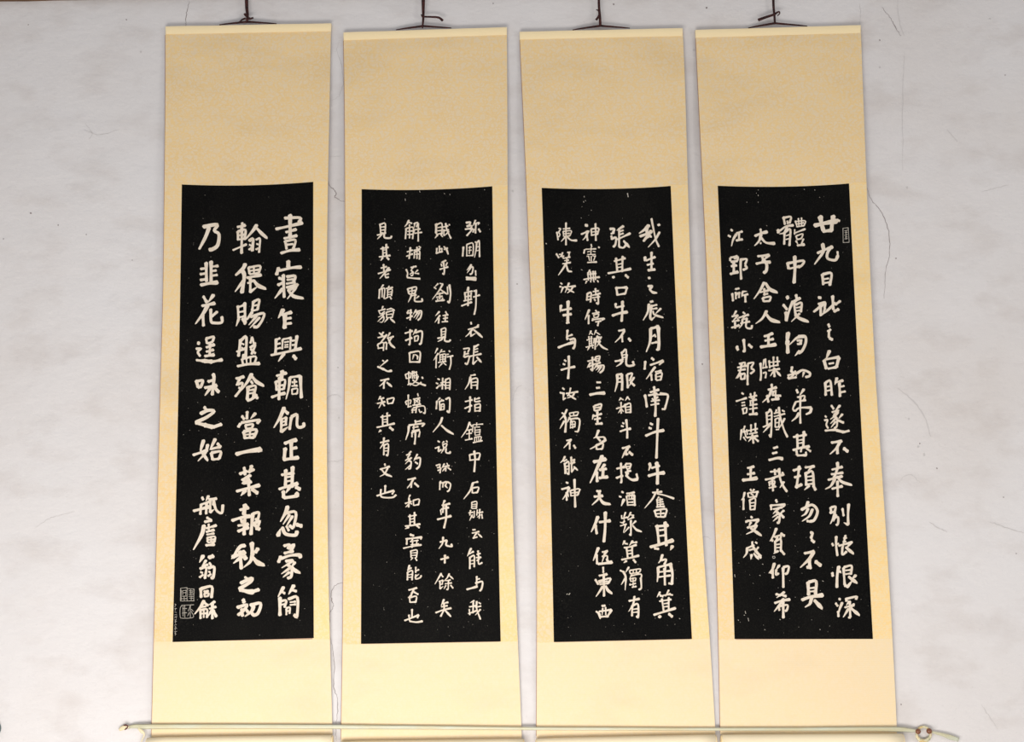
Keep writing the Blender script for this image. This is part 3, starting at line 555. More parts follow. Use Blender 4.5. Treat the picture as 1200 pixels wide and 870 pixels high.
INK_3 = '''
@ 630 205 6.857
A 20 w32 t 895,405 860,440 820,468|w30 822,495 900,465 915,450|w34 875,425 882,500|w30 850,535 878,500 910,485|w20 915,352 930,430 950,520 975,578|w22 t 980,460 945,520 890,580|w26 968,405 980,400|w22 900,490 915,500
A 24 w32 862,660 865,690|w22 870,690 945,660|w24 915,622 915,765|w22 880,725 930,712|w28 888,768 945,760
B 22 w28 582,435 615,435 605,470|w22 590,475 615,465|w24 592,490 598,520|w24 595,515 630,505 625,560 608,580|w26 t 690,412 640,445|w22 655,430 655,580|w20 660,455 690,445|w20 660,480 690,470|w22 640,520 745,470|w24 655,580 690,585 720,550|w28 690,530 735,580
B 20 w22 630,670 640,775|w22 683,655 680,780|w20 615,695 705,670|w14 645,720 680,712|w14 645,745 680,740|w22 565,792 660,775 750,755|w26 605,825 615,820|w26 705,805 730,828
C 18 w32 385,405 400,408|w22 350,478 405,455|w22 t 408,450 385,500 365,522|w22 395,480 402,530|w18 430,440 435,490|w18 430,435 490,430 480,480|w14 435,460 480,455|w18 435,485 478,478|w20 465,392 468,530|w14 495,435 485,465
C 14 w16 430,558 435,580|w20 490,580 496,586|w20 378,600 372,632|w14 385,598 470,595|w14 430,585 428,640|w12 400,620 420,615|w12 445,615 465,618|w12 400,640 465,640|w14 410,655 418,690|w14 430,655 432,695|w14 465,650 450,690|w18 400,705 475,700|w12 395,655 412,652|w12 440,650 460,655
D 14 w16 170,430 185,435 170,460|w18 155,460 165,525|w14 168,462 180,480 170,500|w18 228,385 228,565|w16 205,435 260,430|w14 205,455 210,495|w14 205,455 270,450 260,490|w14 212,475 258,470|w14 212,495 258,490|w16 t 222,500 190,535|w20 238,500 270,525 315,528
D 16 w20 150,635 172,668|w14 172,640 190,640 185,660|w16 200,625 195,660|w16 t 240,625 262,620|w18 255,620 250,660|w14 t 210,650 200,670|w16 205,672 262,660|w14 215,690 250,685|w16 200,715 265,705|w18 235,665 235,710|w22 t 232,710 200,760 168,805|w16 t 235,710 265,700|w20 230,720 245,770 272,778
E 6 373,170 376,180|368,212 372,222|384,205 386,210|350,345 352,349|430,284 434,286|350,762 360,766
E 10 722,148 728,178|66,550 72,556
@ 630 315 6.857
A 24 w26 892,76 902,74
A 22 w26 888,142 920,140 900,170|w24 900,168 925,190 955,195
A 22 w24 905,268 928,262|w24 t 895,285 885,350 850,412|w20 920,300 960,290|w18 920,325 960,318|w26 915,295 905,380 910,408|w20 t 912,412 945,385|w22 925,340 940,370 1005,392|w20 t 990,320 950,360
A 24 w30 t 908,480 905,580 875,665|w30 908,482 975,465|w34 970,475 975,600 970,655|w20 955,650 970,655|w18 t 945,530 915,550|w20 940,535 950,548|w20 915,600 960,590
A 22 w26 915,718 935,735|w26 865,745 860,810|w24 905,775 1010,740|w20 1010,745 975,775|w24 t 945,790 915,830 875,885|w22 912,850 918,900|w20 945,830 995,820|w22 950,850 952,895|w20 950,845 998,838 990,895|w14 955,870 990,865|w18 955,898 990,893
B 24 w24 632,150 642,215|w22 638,155 718,150|w22 718,152 705,200|w20 645,210 705,200
B 24 w24 t 628,280 625,310|w22 632,312 695,298|w28 600,378 660,358 722,348|w26 682,262 680,350 675,425
B 20 w22 650,500 700,492|w22 t 698,500 665,550 625,590|w20 678,540 682,590|w26 730,560 748,582
B 20 w20 675,670 685,735|w20 680,675 710,650 712,735|w14 685,695 710,690|w14 688,715 710,712|w22 622,745 680,735|w20 t 685,740 665,765 635,785|w24 715,690 712,765 735,782 775,775|w24 775,778 765,745
C 18 w20 t 425,755 400,795|w16 t 420,10 400,50|w18 415,45 470,38|w18 370,88 430,75 498,68|w16 405,30 408,95|w16 425,25 430,95|w16 445,20 450,95|w16 462,20 465,90|w16 t 395,98 385,120|w14 425,98 428,108|w14 450,98 455,108|w16 480,95 488,108
C 18 w20 400,200 395,255|w20 400,200 430,195 425,270|w14 405,225 425,222|w16 402,250 425,246|w18 465,160 468,215|w16 445,185 490,178|w18 440,215 505,198|w16 440,235 500,225|w20 485,210 488,280 470,275|w18 455,245 465,258
C 18 w22 t 415,330 400,365 382,405|w20 410,375 410,445|w18 465,335 475,345|w18 440,362 495,350|w14 450,372 455,395|w14 450,372 490,365 485,390|w14 455,393 485,390|w20 445,400 440,420|w18 440,410 535,400 515,415|w20 t 490,420 485,460|w18 465,428 510,420|w16 488,455 478,455
C 14 w18 t 430,500 415,530|w14 425,515 445,530|w16 t 470,495 455,530|w14 470,510 500,530|w14 395,575 440,560|w16 412,545 418,625|w16 432,545 436,620|w12 415,585 435,580|w12 415,600 435,598|w16 388,632 450,615|w18 t 415,630 402,655|w14 440,628 445,640|w16 455,560 450,600|w18 t 480,540 465,620|w14 455,562 515,550|w14 t 510,560 490,575|w16 492,545 490,590|w16 465,590 505,580|w14 t 505,585 470,630|w20 480,585 520,630 560,650|w16 462,560 462,650
C 18 w20 440,710 442,815 425,805|w18 402,745 465,728|w20 410,790 455,768|w20 465,710 470,745|w18 468,708 500,705 492,742|w14 470,725 495,722|w16 470,745 495,742|w18 455,768 505,755|w20 t 480,765 455,805|w22 475,785 530,778 525,815 500,838|w16 t 495,790 470,815|w16 t 512,788 485,830
D 16 w16 185,115 198,125|w18 178,145 190,145|w18 t 205,148 188,192|w18 t 252,115 235,160 222,190|w16 225,150 245,165 290,190|w18 t 285,145 265,175 240,195|w18 215,148 305,140
D 24 w26 t 188,295 182,345|w24 190,335 272,320|w24 215,372 272,365|w30 245,262 242,430|w20 230,438 255,432|w26 205,375 230,372
D 24 w22 240,495 235,560|w18 240,545 280,530|w20 235,570 245,560|w26 165,635 215,615 290,590|w24 258,570 298,565 298,620 285,645|w16 265,590 265,605
D 22 w20 215,735 230,745|w20 205,765 220,772|w22 188,815 240,800 300,788|w24 250,702 252,790 245,885
@ 630 425 6.857
A 24 w28 935,195 940,225|w24 905,240 975,218|w26 862,262 870,300 878,360|w24 890,265 960,250|w28 940,240 948,350 945,435|w24 985,248 1045,260 1040,310 1022,375|w22 1000,375 1025,375|w18 920,290 930,300|w18 t 965,275 950,300|w18 912,312 980,302|w18 908,342 975,330|w18 895,262 1040,255
A 22 w24 905,490 925,500|w24 895,525 915,532|w28 868,590 940,560 1015,545|w26 968,450 962,580 958,690 955,770
B 22 w26 t 640,95 640,160 622,232|w24 642,98 678,92|w28 675,95 680,160 678,225|w18 640,130 670,125|w18 640,158 670,155|w24 718,98 725,205|w22 722,95 760,88 745,135|w18 735,145 752,138|w20 t 775,120 735,190|w26 745,155 780,188
B 16 w18 t 670,285 655,305|w14 668,290 690,300|w18 t 725,275 705,305|w14 725,280 740,300|w16 670,320 672,410|w18 632,372 700,350|w16 t 670,375 650,405|w14 675,375 690,395|w18 702,335 710,405|w18 705,340 745,330 748,405|w14 710,360 748,355|w14 710,382 748,378|w16 712,402 748,400
B 20 w18 682,485 695,492|w18 672,510 690,515|w22 662,555 705,540 748,532|w22 712,460 720,540 720,610
B 22 w24 680,690 742,675|w24 t 725,690 700,725 680,765|w22 710,700 712,745|w20 712,742 725,735|w28 735,720 765,745
C 26 w20 475,160 508,160|w22 472,205 500,202|w30 418,260 480,248 540,246
C 20 w20 450,350 458,388|w22 458,348 512,335 502,380|w16 460,365 500,360|w20 460,388 500,380|w20 t 450,420 440,455|w20 455,432 515,412|w24 480,395 482,485|w20 455,458 505,448|w24 465,495 520,490
C 20 w24 t 490,545 470,595 452,608|w18 485,602 530,600 545,620|w24 t 548,622 490,660 425,695|w22 475,598 505,632|w20 470,662 475,700|w20 475,662 525,652 520,695|w18 478,698 520,694
D 18 w18 200,205 215,218|w20 180,242 205,248|w20 t 210,245 205,300|w16 205,300 225,285|w16 265,205 255,250 240,270|w18 228,250 325,235|w18 245,255 280,280 305,295|w18 t 295,245 280,270 240,285
D 20 w22 t 235,378 215,420 180,460|w20 195,405 215,415|w26 212,420 228,470 222,562|w22 t 215,470 180,530|w16 255,410 262,430|w16 255,408 325,398 315,430|w14 290,405 290,430|w16 260,432 315,425|w20 t 258,440 240,480|w22 258,455 335,455 330,540 315,560|w16 t 270,455 262,530|w14 260,480 300,475 300,520|w14 265,500 300,497|w16 262,525 300,515|w12 280,470 282,530|w16 300,555 320,555
D 18 w18 232,628 272,620|w20 t 265,628 240,655 212,685|w18 258,650 258,698|w22 290,665 305,690
D 18 w20 t 220,755 205,785 185,805|w18 210,795 235,780|w18 t 215,810 225,850 235,895|w20 218,812 222,895|w18 222,812 250,800 250,895 240,890|w14 225,835 250,832|w14 225,860 250,855|w20 270,760 275,880|w18 265,790 300,780|w18 262,812 300,802|w18 t 295,790 270,830|w18 290,835 320,865|w16 t 300,840 275,885
@ 635 535 6.857
A 28 w28 t 865,55 870,80 860,110|w24 880,95 945,75|w32 855,158 920,140 985,132|w34 922,50 930,130 928,225
A 22 w24 930,265 925,290|w22 888,292 965,285|w22 t 915,290 890,340 828,415|w20 925,300 990,315 1062,340|w16 t 940,325 925,350|w18 925,355 970,345|w16 925,372 975,365|w16 925,390 980,383|w20 920,408 985,403|w16 950,335 952,400|w18 925,345 930,410|w24 905,435 920,485|w24 912,435 1000,425 988,488|w18 922,462 985,458|w20 925,487 985,487|w16 955,435 955,485
A 26 w28 925,555 942,715|w30 990,530 1000,720|w28 912,565 1015,555|w20 945,595 985,590|w20 945,640 990,635|w34 870,730 960,705 1055,675|w26 905,740 940,745|w32 t 1050,720 1035,750
B 22 w22 635,55 640,190 635,215|w24 600,100 665,85|w26 598,175 650,155|w20 670,65 680,95|w20 675,60 715,62 705,100|w16 680,82 708,80|w18 682,102 705,98|w20 670,130 715,115|w22 690,110 692,145|w26 t 680,130 690,170|w28 675,150 700,175 730,190 770,185|w24 770,182 760,140
B 20 w22 642,285 655,292|w20 622,322 638,328|w28 t 660,345 640,395|w20 680,300 745,290|w18 680,318 690,395|w20 685,318 745,312|w24 742,315 748,398|w16 t 705,300 700,340|w16 725,295 722,340|w16 695,345 735,342|w16 690,370 735,368|w16 692,392 740,390
B 18 w16 640,475 642,500|w18 t 672,450 660,490 662,520|w18 640,500 690,490|w20 t 665,520 650,535 630,530|w18 t 715,450 690,500|w16 710,470 740,475|w16 t 735,480 715,500|w16 690,510 740,490|w18 t 655,545 670,560 655,610|w16 630,560 680,545|w22 715,515 715,630 705,625|w20 t 755,520 725,550|w24 728,555 760,590 798,605|w16 t 700,570 660,615
B 20 w20 t 665,680 650,710|w18 665,700 690,705|w22 t 730,680 705,715|w18 725,695 765,690|w20 660,735 700,730 760,712|w20 680,735 690,815|w20 725,725 728,820|w16 690,760 725,755|w16 690,785 725,780|w22 640,832 715,815 780,798|w22 t 680,840 660,855|w24 735,830 755,855
C 30 w36 415,45 465,35 515,22|w34 t 485,-5 460,60 390,210|w30 440,125 445,205|w28 t 505,65 470,110|w28 462,110 520,100|w32 492,100 490,165|w30 460,175 530,165
C 22 w24 440,280 475,280|w26 420,325 490,318|w24 t 462,290 455,340 405,390|w30 462,335 495,375 545,385
C 24 w30 t 450,485 430,540 398,605|w28 430,555 442,625|w28 460,530 550,518|w30 510,450 508,580 498,690
D 20 w22 195,210 210,215|w24 158,265 220,250|w24 t 220,252 200,300 168,345|w22 198,290 200,355|w18 t 205,300 215,325|w18 228,275 235,320|w18 230,275 300,262 290,310|w16 235,295 290,290|w16 238,318 290,310|w24 262,185 265,300 268,410|w16 308,265 300,280
@ 640 635 6.857
A 24 w26 t 935,105 920,150 905,170|w24 925,150 965,145 950,185|w28 t 900,205 900,260 893,320|w26 905,205 1010,180|w30 1000,190 1015,260 1010,345|w22 985,335 1010,342|w18 t 960,190 955,260 960,350|w20 905,245 1000,235|w20 905,285 1000,272|w24 950,215 955,350
A 20 w18 t 915,405 892,445|w18 910,425 940,445|w18 t 985,390 960,440|w18 985,425 1018,430|w18 915,440 1000,420|w20 930,460 945,560|w20 985,450 985,555|w18 910,480 1005,465|w16 945,500 980,495|w16 945,525 980,520|w26 865,590 960,560 1040,535|w32 908,608 918,600|w30 985,580 1015,605
B 20 w22 t 665,205 640,245|w20 595,232 625,245|w24 t 620,240 640,290 635,388|w20 t 635,295 605,345|w16 670,235 675,255|w16 672,232 755,220 750,248|w14 700,228 700,250|w14 725,225 725,248|w16 675,258 745,250|w18 680,275 762,262 760,310|w22 760,290 765,370 745,388|w16 t 690,265 670,300|w16 675,300 680,320|w14 675,300 720,293 715,320|w14 680,320 715,315|w14 698,290 700,365|w16 670,350 720,335|w16 672,340 680,350|w18 690,368 725,360
B 20 w22 665,478 750,460|w20 t 710,440 700,500 665,560|w22 692,515 690,600|w22 692,515 738,505 740,605 725,600|w14 695,545 735,540|w14 695,570 735,566
C 22 w26 t 420,50 400,100 380,150|w24 405,105 410,180|w20 450,85 495,75|w20 t 475,85 450,165|w18 450,120 490,115 490,160|w22 485,140 500,160|w28 415,180 470,175 530,165|w18 t 485,85 465,110
C 22 w20 458,205 460,250|w24 425,275 490,262|w24 395,305 420,345|w22 420,320 515,295 500,335|w18 430,345 500,335|w16 425,332 495,318|w26 462,260 465,350 465,440|w24 t 455,360 430,400 402,440|w30 478,355 495,390 525,415
C 22 w24 448,518 475,515|w24 400,560 425,580 435,615|w20 425,562 525,548|w24 525,550 495,600|w20 435,605 500,600|w16 t 455,535 450,590|w16 478,530 480,590
E 8 165,425 172,420|182,428 192,415|1070,618 1076,622
'''
INK_4 = '''
@ 835 205 6.857
A 44 865,335 878,400 892,450|w42 970,330 960,400 955,450|w44 818,408 920,385 1000,372|w34 885,455 960,445|w24 1000,360 1022,372
A 30 w32 t 885,555 888,620 822,716|w28 842,630 895,605 965,580|w30 960,572 925,625 925,672 985,686 1008,650|w22 1008,655 1004,615
B 22 w28 570,340 582,400|w26 572,345 630,338 618,390|w20 600,370 605,395|w36 525,440 530,465|w26 540,450 590,415 650,405|w26 t 600,420 575,465 540,475|w26 578,460 576,560|w26 585,460 625,440 618,570|w16 590,490 620,480|w16 588,520 618,512|w18 665,370 680,420|w16 670,375 745,370 735,410|w16 690,350 695,415|w16 715,345 715,415|w16 680,395 735,385|w16 680,418 735,408|w20 655,470 745,435|w20 670,490 680,520|w18 675,490 725,475 715,510|w20 680,520 715,512|w20 t 670,530 685,555|w28 680,568 738,560|w20 730,515 715,555|w16 660,440 660,480
B 26 w30 602,705 612,755|w26 610,710 730,690 720,725 690,745|w22 615,755 700,735|w34 660,655 662,760 655,870
C 24 w22 385,435 390,465|w28 340,492 390,470 440,458|w26 t 390,480 375,530 340,568|w26 385,500 430,545 500,552|w20 388,550 385,548
C 26 w26 362,655 455,645|w26 t 455,645 415,680|w28 350,715 410,702 465,702|w34 405,680 435,720 432,770 410,790|w26 400,660 410,690
D 20 w22 148,440 160,450|w22 125,487 146,498|w24 t 192,475 165,522 153,570|w20 192,468 240,455|w22 212,470 214,520|w24 190,528 242,518
D 20 w24 142,690 142,668|w24 145,665 200,655|w22 175,675 205,660 200,690|w26 148,700 200,692|w26 150,735 195,728|w30 170,700 172,790|w30 142,798 205,780|w26 228,675 225,745 230,840|w24 235,680 275,678 262,720|w26 262,725 275,750 245,765
E 6 1045,430 1090,425|1090,425 1098,540|1048,545 1098,542|1048,430 1050,545|1060,450 1085,445|1062,465 1085,462|1060,485 1085,480|1065,500 1085,498|1060,515 1085,512|1072,450 1072,520
E 6 352,146 354,148|366,120 368,124|366,160 367,170|366,218 368,222|275,218 278,222|735,115 738,120|820,120 824,124|860,180 862,182|434,408 436,410
@ 835 315 6.857
A 26 w28 882,45 890,130|w28 885,45 955,38 942,135|w20 895,85 935,78|w20 895,115 938,110
A 26 w32 852,232 870,235|w30 812,348 860,310 905,275|w24 850,285 905,270 900,320|w30 868,290 870,380|w24 870,375 930,330 985,270|w30 965,220 970,330|w28 985,290 1020,265 1025,260|w32 975,345 1015,325|w22 t 905,320 890,350
A 24 w26 930,445 940,470|w24 925,505 950,488|w26 935,500 935,555|w30 940,558 965,572
A 28 w32 t 940,660 915,720|w34 895,735 915,805|w26 905,730 1018,710|w34 1015,715 995,795|w20 935,765 975,758|w24 925,805 995,792
B 26 w36 600,225 605,240|w30 568,290 600,330|w26 t 645,260 615,340 600,420|w32 590,350 592,420|w30 670,210 680,250|w32 705,235 655,265|w26 655,270 665,360|w26 668,290 715,275 710,350|w18 672,315 710,308|w18 670,340 710,335|w22 t 700,360 665,395 635,425|w34 660,370 700,400 765,425|w26 t 665,360 690,400
B 30 w40 t 608,515 600,570 590,600|w38 602,580 605,680|w26 t 745,545 680,555 620,610|w30 690,545 745,545 748,600 720,660 690,680|w24 t 700,660 665,698|w22 680,580 705,575 700,605 680,605|w20 715,570 710,610
C 26 w26 t 415,110 385,170 335,240|w34 425,115 460,165 515,190|w20 380,190 450,175|w24 415,160 418,215|w20 410,210 445,200|w24 402,235 412,265|w22 405,235 465,225 460,260|w22 412,262 460,260
C 28 w26 t 435,340 400,400 350,440|w34 425,360 470,410 535,430
C 26 w26 415,545 485,520|w28 448,535 450,620|w24 420,580 490,565|w32 385,630 450,620 510,610
C 18 w24 385,760 390,850 385,900|w20 t 415,730 405,790|w20 400,800 440,790|w18 425,725 430,800|w20 405,840 430,835 425,880|w20 455,740 460,800|w20 490,710 490,790|w20 520,710 525,780|w16 450,755 540,745|w18 465,785 530,775|w22 450,820 540,805|w28 495,800 498,870|w20 t 490,825 465,862|w26 510,820 545,860
D 20 w22 185,165 215,158|w24 158,200 165,260|w20 185,190 188,245|w18 t 190,215 205,195 215,225|w20 215,190 212,235|w20 t 240,190 235,225|w20 240,215 285,205|w24 262,210 265,270|w18 t 240,185 275,182
D 20 w22 t 190,340 165,385|w22 155,385 205,375|w20 t 205,375 160,425|w20 158,425 215,415|w26 180,430 182,480|w24 152,475 215,455|w18 200,400 215,420|w22 245,350 262,365|w22 210,395 290,370|w18 t 262,380 235,410|w20 235,410 280,400|w22 t 240,415 235,450 215,478|w24 275,405 270,470 310,480 318,455|w20 225,440 300,425|w16 245,375 250,390
D 22 w26 250,570 258,660 245,662|w26 t 195,625 205,650|w28 195,635 205,655|w28 290,610 318,635
D 18 w20 215,765 260,755 255,790|w20 200,795 275,780|w20 205,820 265,808|w22 t 235,760 220,830 190,880|w18 285,760 280,900|w20 285,762 330,755 310,795|w22 310,800 335,820 305,845|w20 t 230,840 200,880|w22 225,850 230,890|w22 230,850 260,845 255,890|w18 232,890 255,885|w24 280,855 282,935
@ 840 425 6.857
A 24 w28 872,160 875,265|w26 875,160 912,150 925,265|w18 885,195 915,188|w18 885,228 915,222|w28 t 965,125 950,175|w26 950,160 1015,145|w28 985,165 990,275|w22 995,195 1025,188|w24 995,240 1035,232
A 24 w26 920,345 940,375|w26 t 990,345 955,385|w22 925,400 980,385 940,420|w24 t 975,400 950,430 915,455|w24 935,430 965,450 965,510 945,530|w22 t 955,450 915,490|w22 t 955,475 920,520|w30 975,465 1020,485|w24 t 1010,415 980,450|w22 870,430 880,440|w22 865,465 890,462 880,500 895,530|w26 870,548 960,540|w34 960,545 1020,560|w28 1020,560 1065,548
A 26 w28 920,645 1005,632|w26 t 990,640 960,690 912,735|w30 968,680 970,735|w34 1020,690 1055,718
B 22 w26 605,35 598,78|w24 600,72 620,92 585,128 572,118|w22 570,105 640,82|w20 t 628,68 640,105|w26 640,88 690,62 745,82 745,108 712,118|w20 t 700,78 690,115|w20 582,130 640,118
B 22 w26 640,218 652,245|w26 t 700,215 668,262|w20 648,280 705,268 698,310|w20 630,318 715,302|w22 632,322 612,370 625,392|w22 672,270 670,400 672,490|w22 628,392 665,365 760,362|w28 760,368 750,400 715,418|w26 t 660,405 640,440 605,470
B 24 w24 615,600 720,580|w26 645,580 650,690|w26 700,555 695,680|w16 655,625 690,620|w16 655,650 690,645|w28 612,705 680,685 745,675|w24 720,690 755,715|w26 640,710 645,745|w24 645,748 720,745|w22 680,690 675,720|w22 715,720 720,745
C 22 w26 440,175 445,215|w26 412,220 480,200|w26 t 440,215 420,270 370,318|w26 405,265 415,320|w22 455,230 450,260|w22 470,225 475,290|w22 445,262 515,268|w28 440,300 500,290|w22 495,275 490,290
C 18 w24 t 430,375 415,400|w24 400,400 405,500|w22 405,405 440,395 435,590 420,580|w14 410,430 435,425|w14 410,460 435,455|w22 372,520 435,490|w22 t 430,500 375,560|w20 t 480,380 470,410|w18 460,410 500,400|w16 460,435 500,425|w18 470,455 470,520|w18 470,455 500,450 498,520|w14 475,485 498,482|w16 470,520 500,518|w24 498,360 510,440 540,540 568,600|w22 515,420 548,412|w22 t 545,450 525,490 500,530|w20 525,385 545,395|w16 475,540 500,538
C 24 w24 455,690 490,678|w24 448,732 485,722|w28 418,785 490,768 530,775
D 18 w22 200,245 215,255|w22 155,312 240,285|w18 200,325 225,320|w18 200,348 228,342|w22 208,370 215,415|w18 210,372 240,365 238,405|w16 215,410 238,405|w20 270,250 278,290|w20 305,240 300,290|w20 258,280 322,265|w20 265,310 320,298|w18 270,310 272,335|w18 265,345 325,335|w18 262,375 325,365|w22 290,285 292,420|w28 260,418 325,412
D 18 w24 t 200,540 195,580 190,620|w18 t 225,510 215,550|w18 210,560 235,552|w18 215,530 235,600|w18 240,540 245,580|w20 275,500 275,560|w20 310,490 310,555|w18 245,550 328,532|w18 260,575 325,562|w22 240,605 330,590|w24 285,580 295,650|w20 t 280,605 255,635|w24 300,605 335,635|w16 t 215,600 235,630
@ 845 535 6.857
A 26 w24 890,108 975,85|w24 885,145 980,132|w30 935,50 935,100 900,190|w28 t 915,185 880,240 842,262|w26 860,190 975,160|w30 930,160 970,205 1045,230|w26 890,262 975,240|w28 935,200 938,325|w26 t 935,95 915,160
A 28 w28 880,410 885,450|w26 885,410 920,405 915,440|w28 875,455 920,445|w26 t 915,455 900,500 880,540|w26 905,495 940,490 940,540 925,555|w24 t 925,470 905,520|w28 1025,385 1020,470 1022,550|w26 t 1022,550 990,535|w24 975,420 985,480
A 22 w24 892,700 902,720|w26 925,645 925,720 935,800|w20 930,710 945,700|w22 1000,635 985,700 975,740|w22 985,660 1010,655|w20 980,690 1005,685|w24 945,720 1055,690|w26 975,730 975,790 1010,765|w32 1000,730 1060,780|w24 t 1040,700 1005,740
B 24 w30 580,115 640,95|w28 628,80 620,150 608,240|w26 590,170 640,155|w34 600,250 650,225|w26 675,90 750,80|w22 t 725,90 700,115|w28 680,130 685,235|w28 685,135 735,125 745,240|w18 690,165 735,160|w18 690,195 735,190|w20 690,225 740,220|w24 t 710,235 672,268|w30 740,235 760,272
B 28 w28 t 700,365 680,410 645,425|w30 645,430 730,390 775,440 750,510 715,525|w26 t 700,420 680,460 650,480|w26 t 735,425 710,480 655,520|w26 690,520 720,525
B 26 w28 720,612 735,620 722,660|w30 725,670 750,692
C 20 w22 395,125 460,118|w24 430,105 435,150|w24 355,188 400,178 505,145|w20 370,185 430,178|w16 385,205 390,240|w18 390,205 430,200 425,235|w16 395,222 425,218|w20 385,255 440,242|w22 410,180 418,280|w26 465,100 475,180 500,240 530,285|w24 t 505,205 475,250|w22 490,130 500,140
C 22 w26 440,350 450,370|w24 398,390 405,430|w24 400,395 515,388|w22 t 510,392 490,415|w22 420,425 490,410|w24 t 465,415 420,460|w26 440,440 470,470 465,530 450,535|w20 t 460,460 415,490|w20 t 460,485 420,520|w22 t 505,435 475,460|w28 475,460 505,495
C 22 w26 t 445,580 420,640 395,680|w28 405,670 415,680|w28 480,620 510,640|w22 430,650 480,635 475,670|w20 t 455,650 435,685|w24 435,680 435,770|w24 438,682 480,670 480,765|w16 445,710 475,705|w16 445,735 475,732|w22 t 460,760 425,780|w26 485,760 510,790
D 24 w24 212,95 265,82|w26 238,90 238,185|w24 210,145 270,135|w34 172,192 235,185 290,175
D 20 w24 t 190,290 180,330 165,350|w24 180,340 180,430|w22 235,265 245,280|w20 215,295 220,330|w20 t 265,265 250,290|w20 220,295 300,285|w22 290,295 280,330|w18 225,330 285,322|w18 240,300 260,315|w20 230,350 235,430|w20 232,350 275,340 270,430|w16 240,375 268,372|w16 240,400 268,398|w18 235,430 270,425
D 22 w22 240,485 250,495|w24 202,530 205,520|w24 210,520 305,510|w22 t 300,515 270,550|w22 t 240,530 225,560|w24 210,575 290,555|w22 t 285,560 255,600 205,625|w28 235,575 270,600 320,635
D 20 w22 205,740 265,715|w26 t 210,735 205,780 182,812|w20 225,755 260,745|w26 250,685 255,720 290,775 320,800|w20 275,690 290,700|w18 t 300,730 270,770|w26 t 245,790 240,825|w24 262,780 300,825|w26 300,800 322,818
@ 855 635 6.857
A 28 w30 825,250 830,280|w32 878,200 865,270 862,370|w26 t 885,240 895,250|w26 915,210 925,350|w26 920,205 980,195 975,265|w20 930,232 975,228|w20 930,262 975,255|w34 925,350 955,365|w28 t 950,360 985,315|w34 955,280 985,305 1020,330|w28 t 1015,270 985,300
A 24 w26 880,460 888,465|w24 852,495 870,520|w26 t 905,490 885,540 872,590|w26 872,560 875,605|w28 935,455 940,480|w26 940,460 1020,442 1015,465|w22 t 960,480 940,510|w24 925,530 1000,510|w26 965,480 970,610|w26 t 955,540 915,605|w32 975,535 1010,565 1040,590|w22 t 1000,500 970,540|w22 955,610 970,612
B 32 w30 600,95 680,80|w34 t 675,85 640,140 572,205|w36 640,140 645,215|w34 655,210 620,205|w38 690,160 735,195
B 30 w34 630,325 635,430|w32 635,325 695,320 690,425|w20 640,375 690,370|w20 640,402 690,398|w36 580,470 650,445 750,430|w32 t 660,450 645,500 610,525|w38 680,470 740,535
C 22 w28 t 360,175 345,220 320,250|w26 345,225 348,295|w24 375,225 372,265 395,255|w24 t 400,190 375,225|w24 432,205 475,200 465,250 445,262|w26 430,210 432,370|w20 t 330,255 345,240
C 22 w22 375,420 410,435|w22 t 440,405 380,450|w22 370,425 420,430 455,440|w26 362,495 420,475 485,465|w26 t 430,465 400,510 360,560|w22 395,510 400,555|w22 400,520 465,510 460,550 445,558|w28 430,460 432,615
E 6 345,120 360,118 365,130 350,135 345,120|402,625 410,628|745,315 755,320|724,705 730,710|240,270 248,274|262,180 270,183|40,265 44,285|148,615 154,640|115,590 122,594|125,560 130,580|280,706 286,710|68,630 74,634
'''

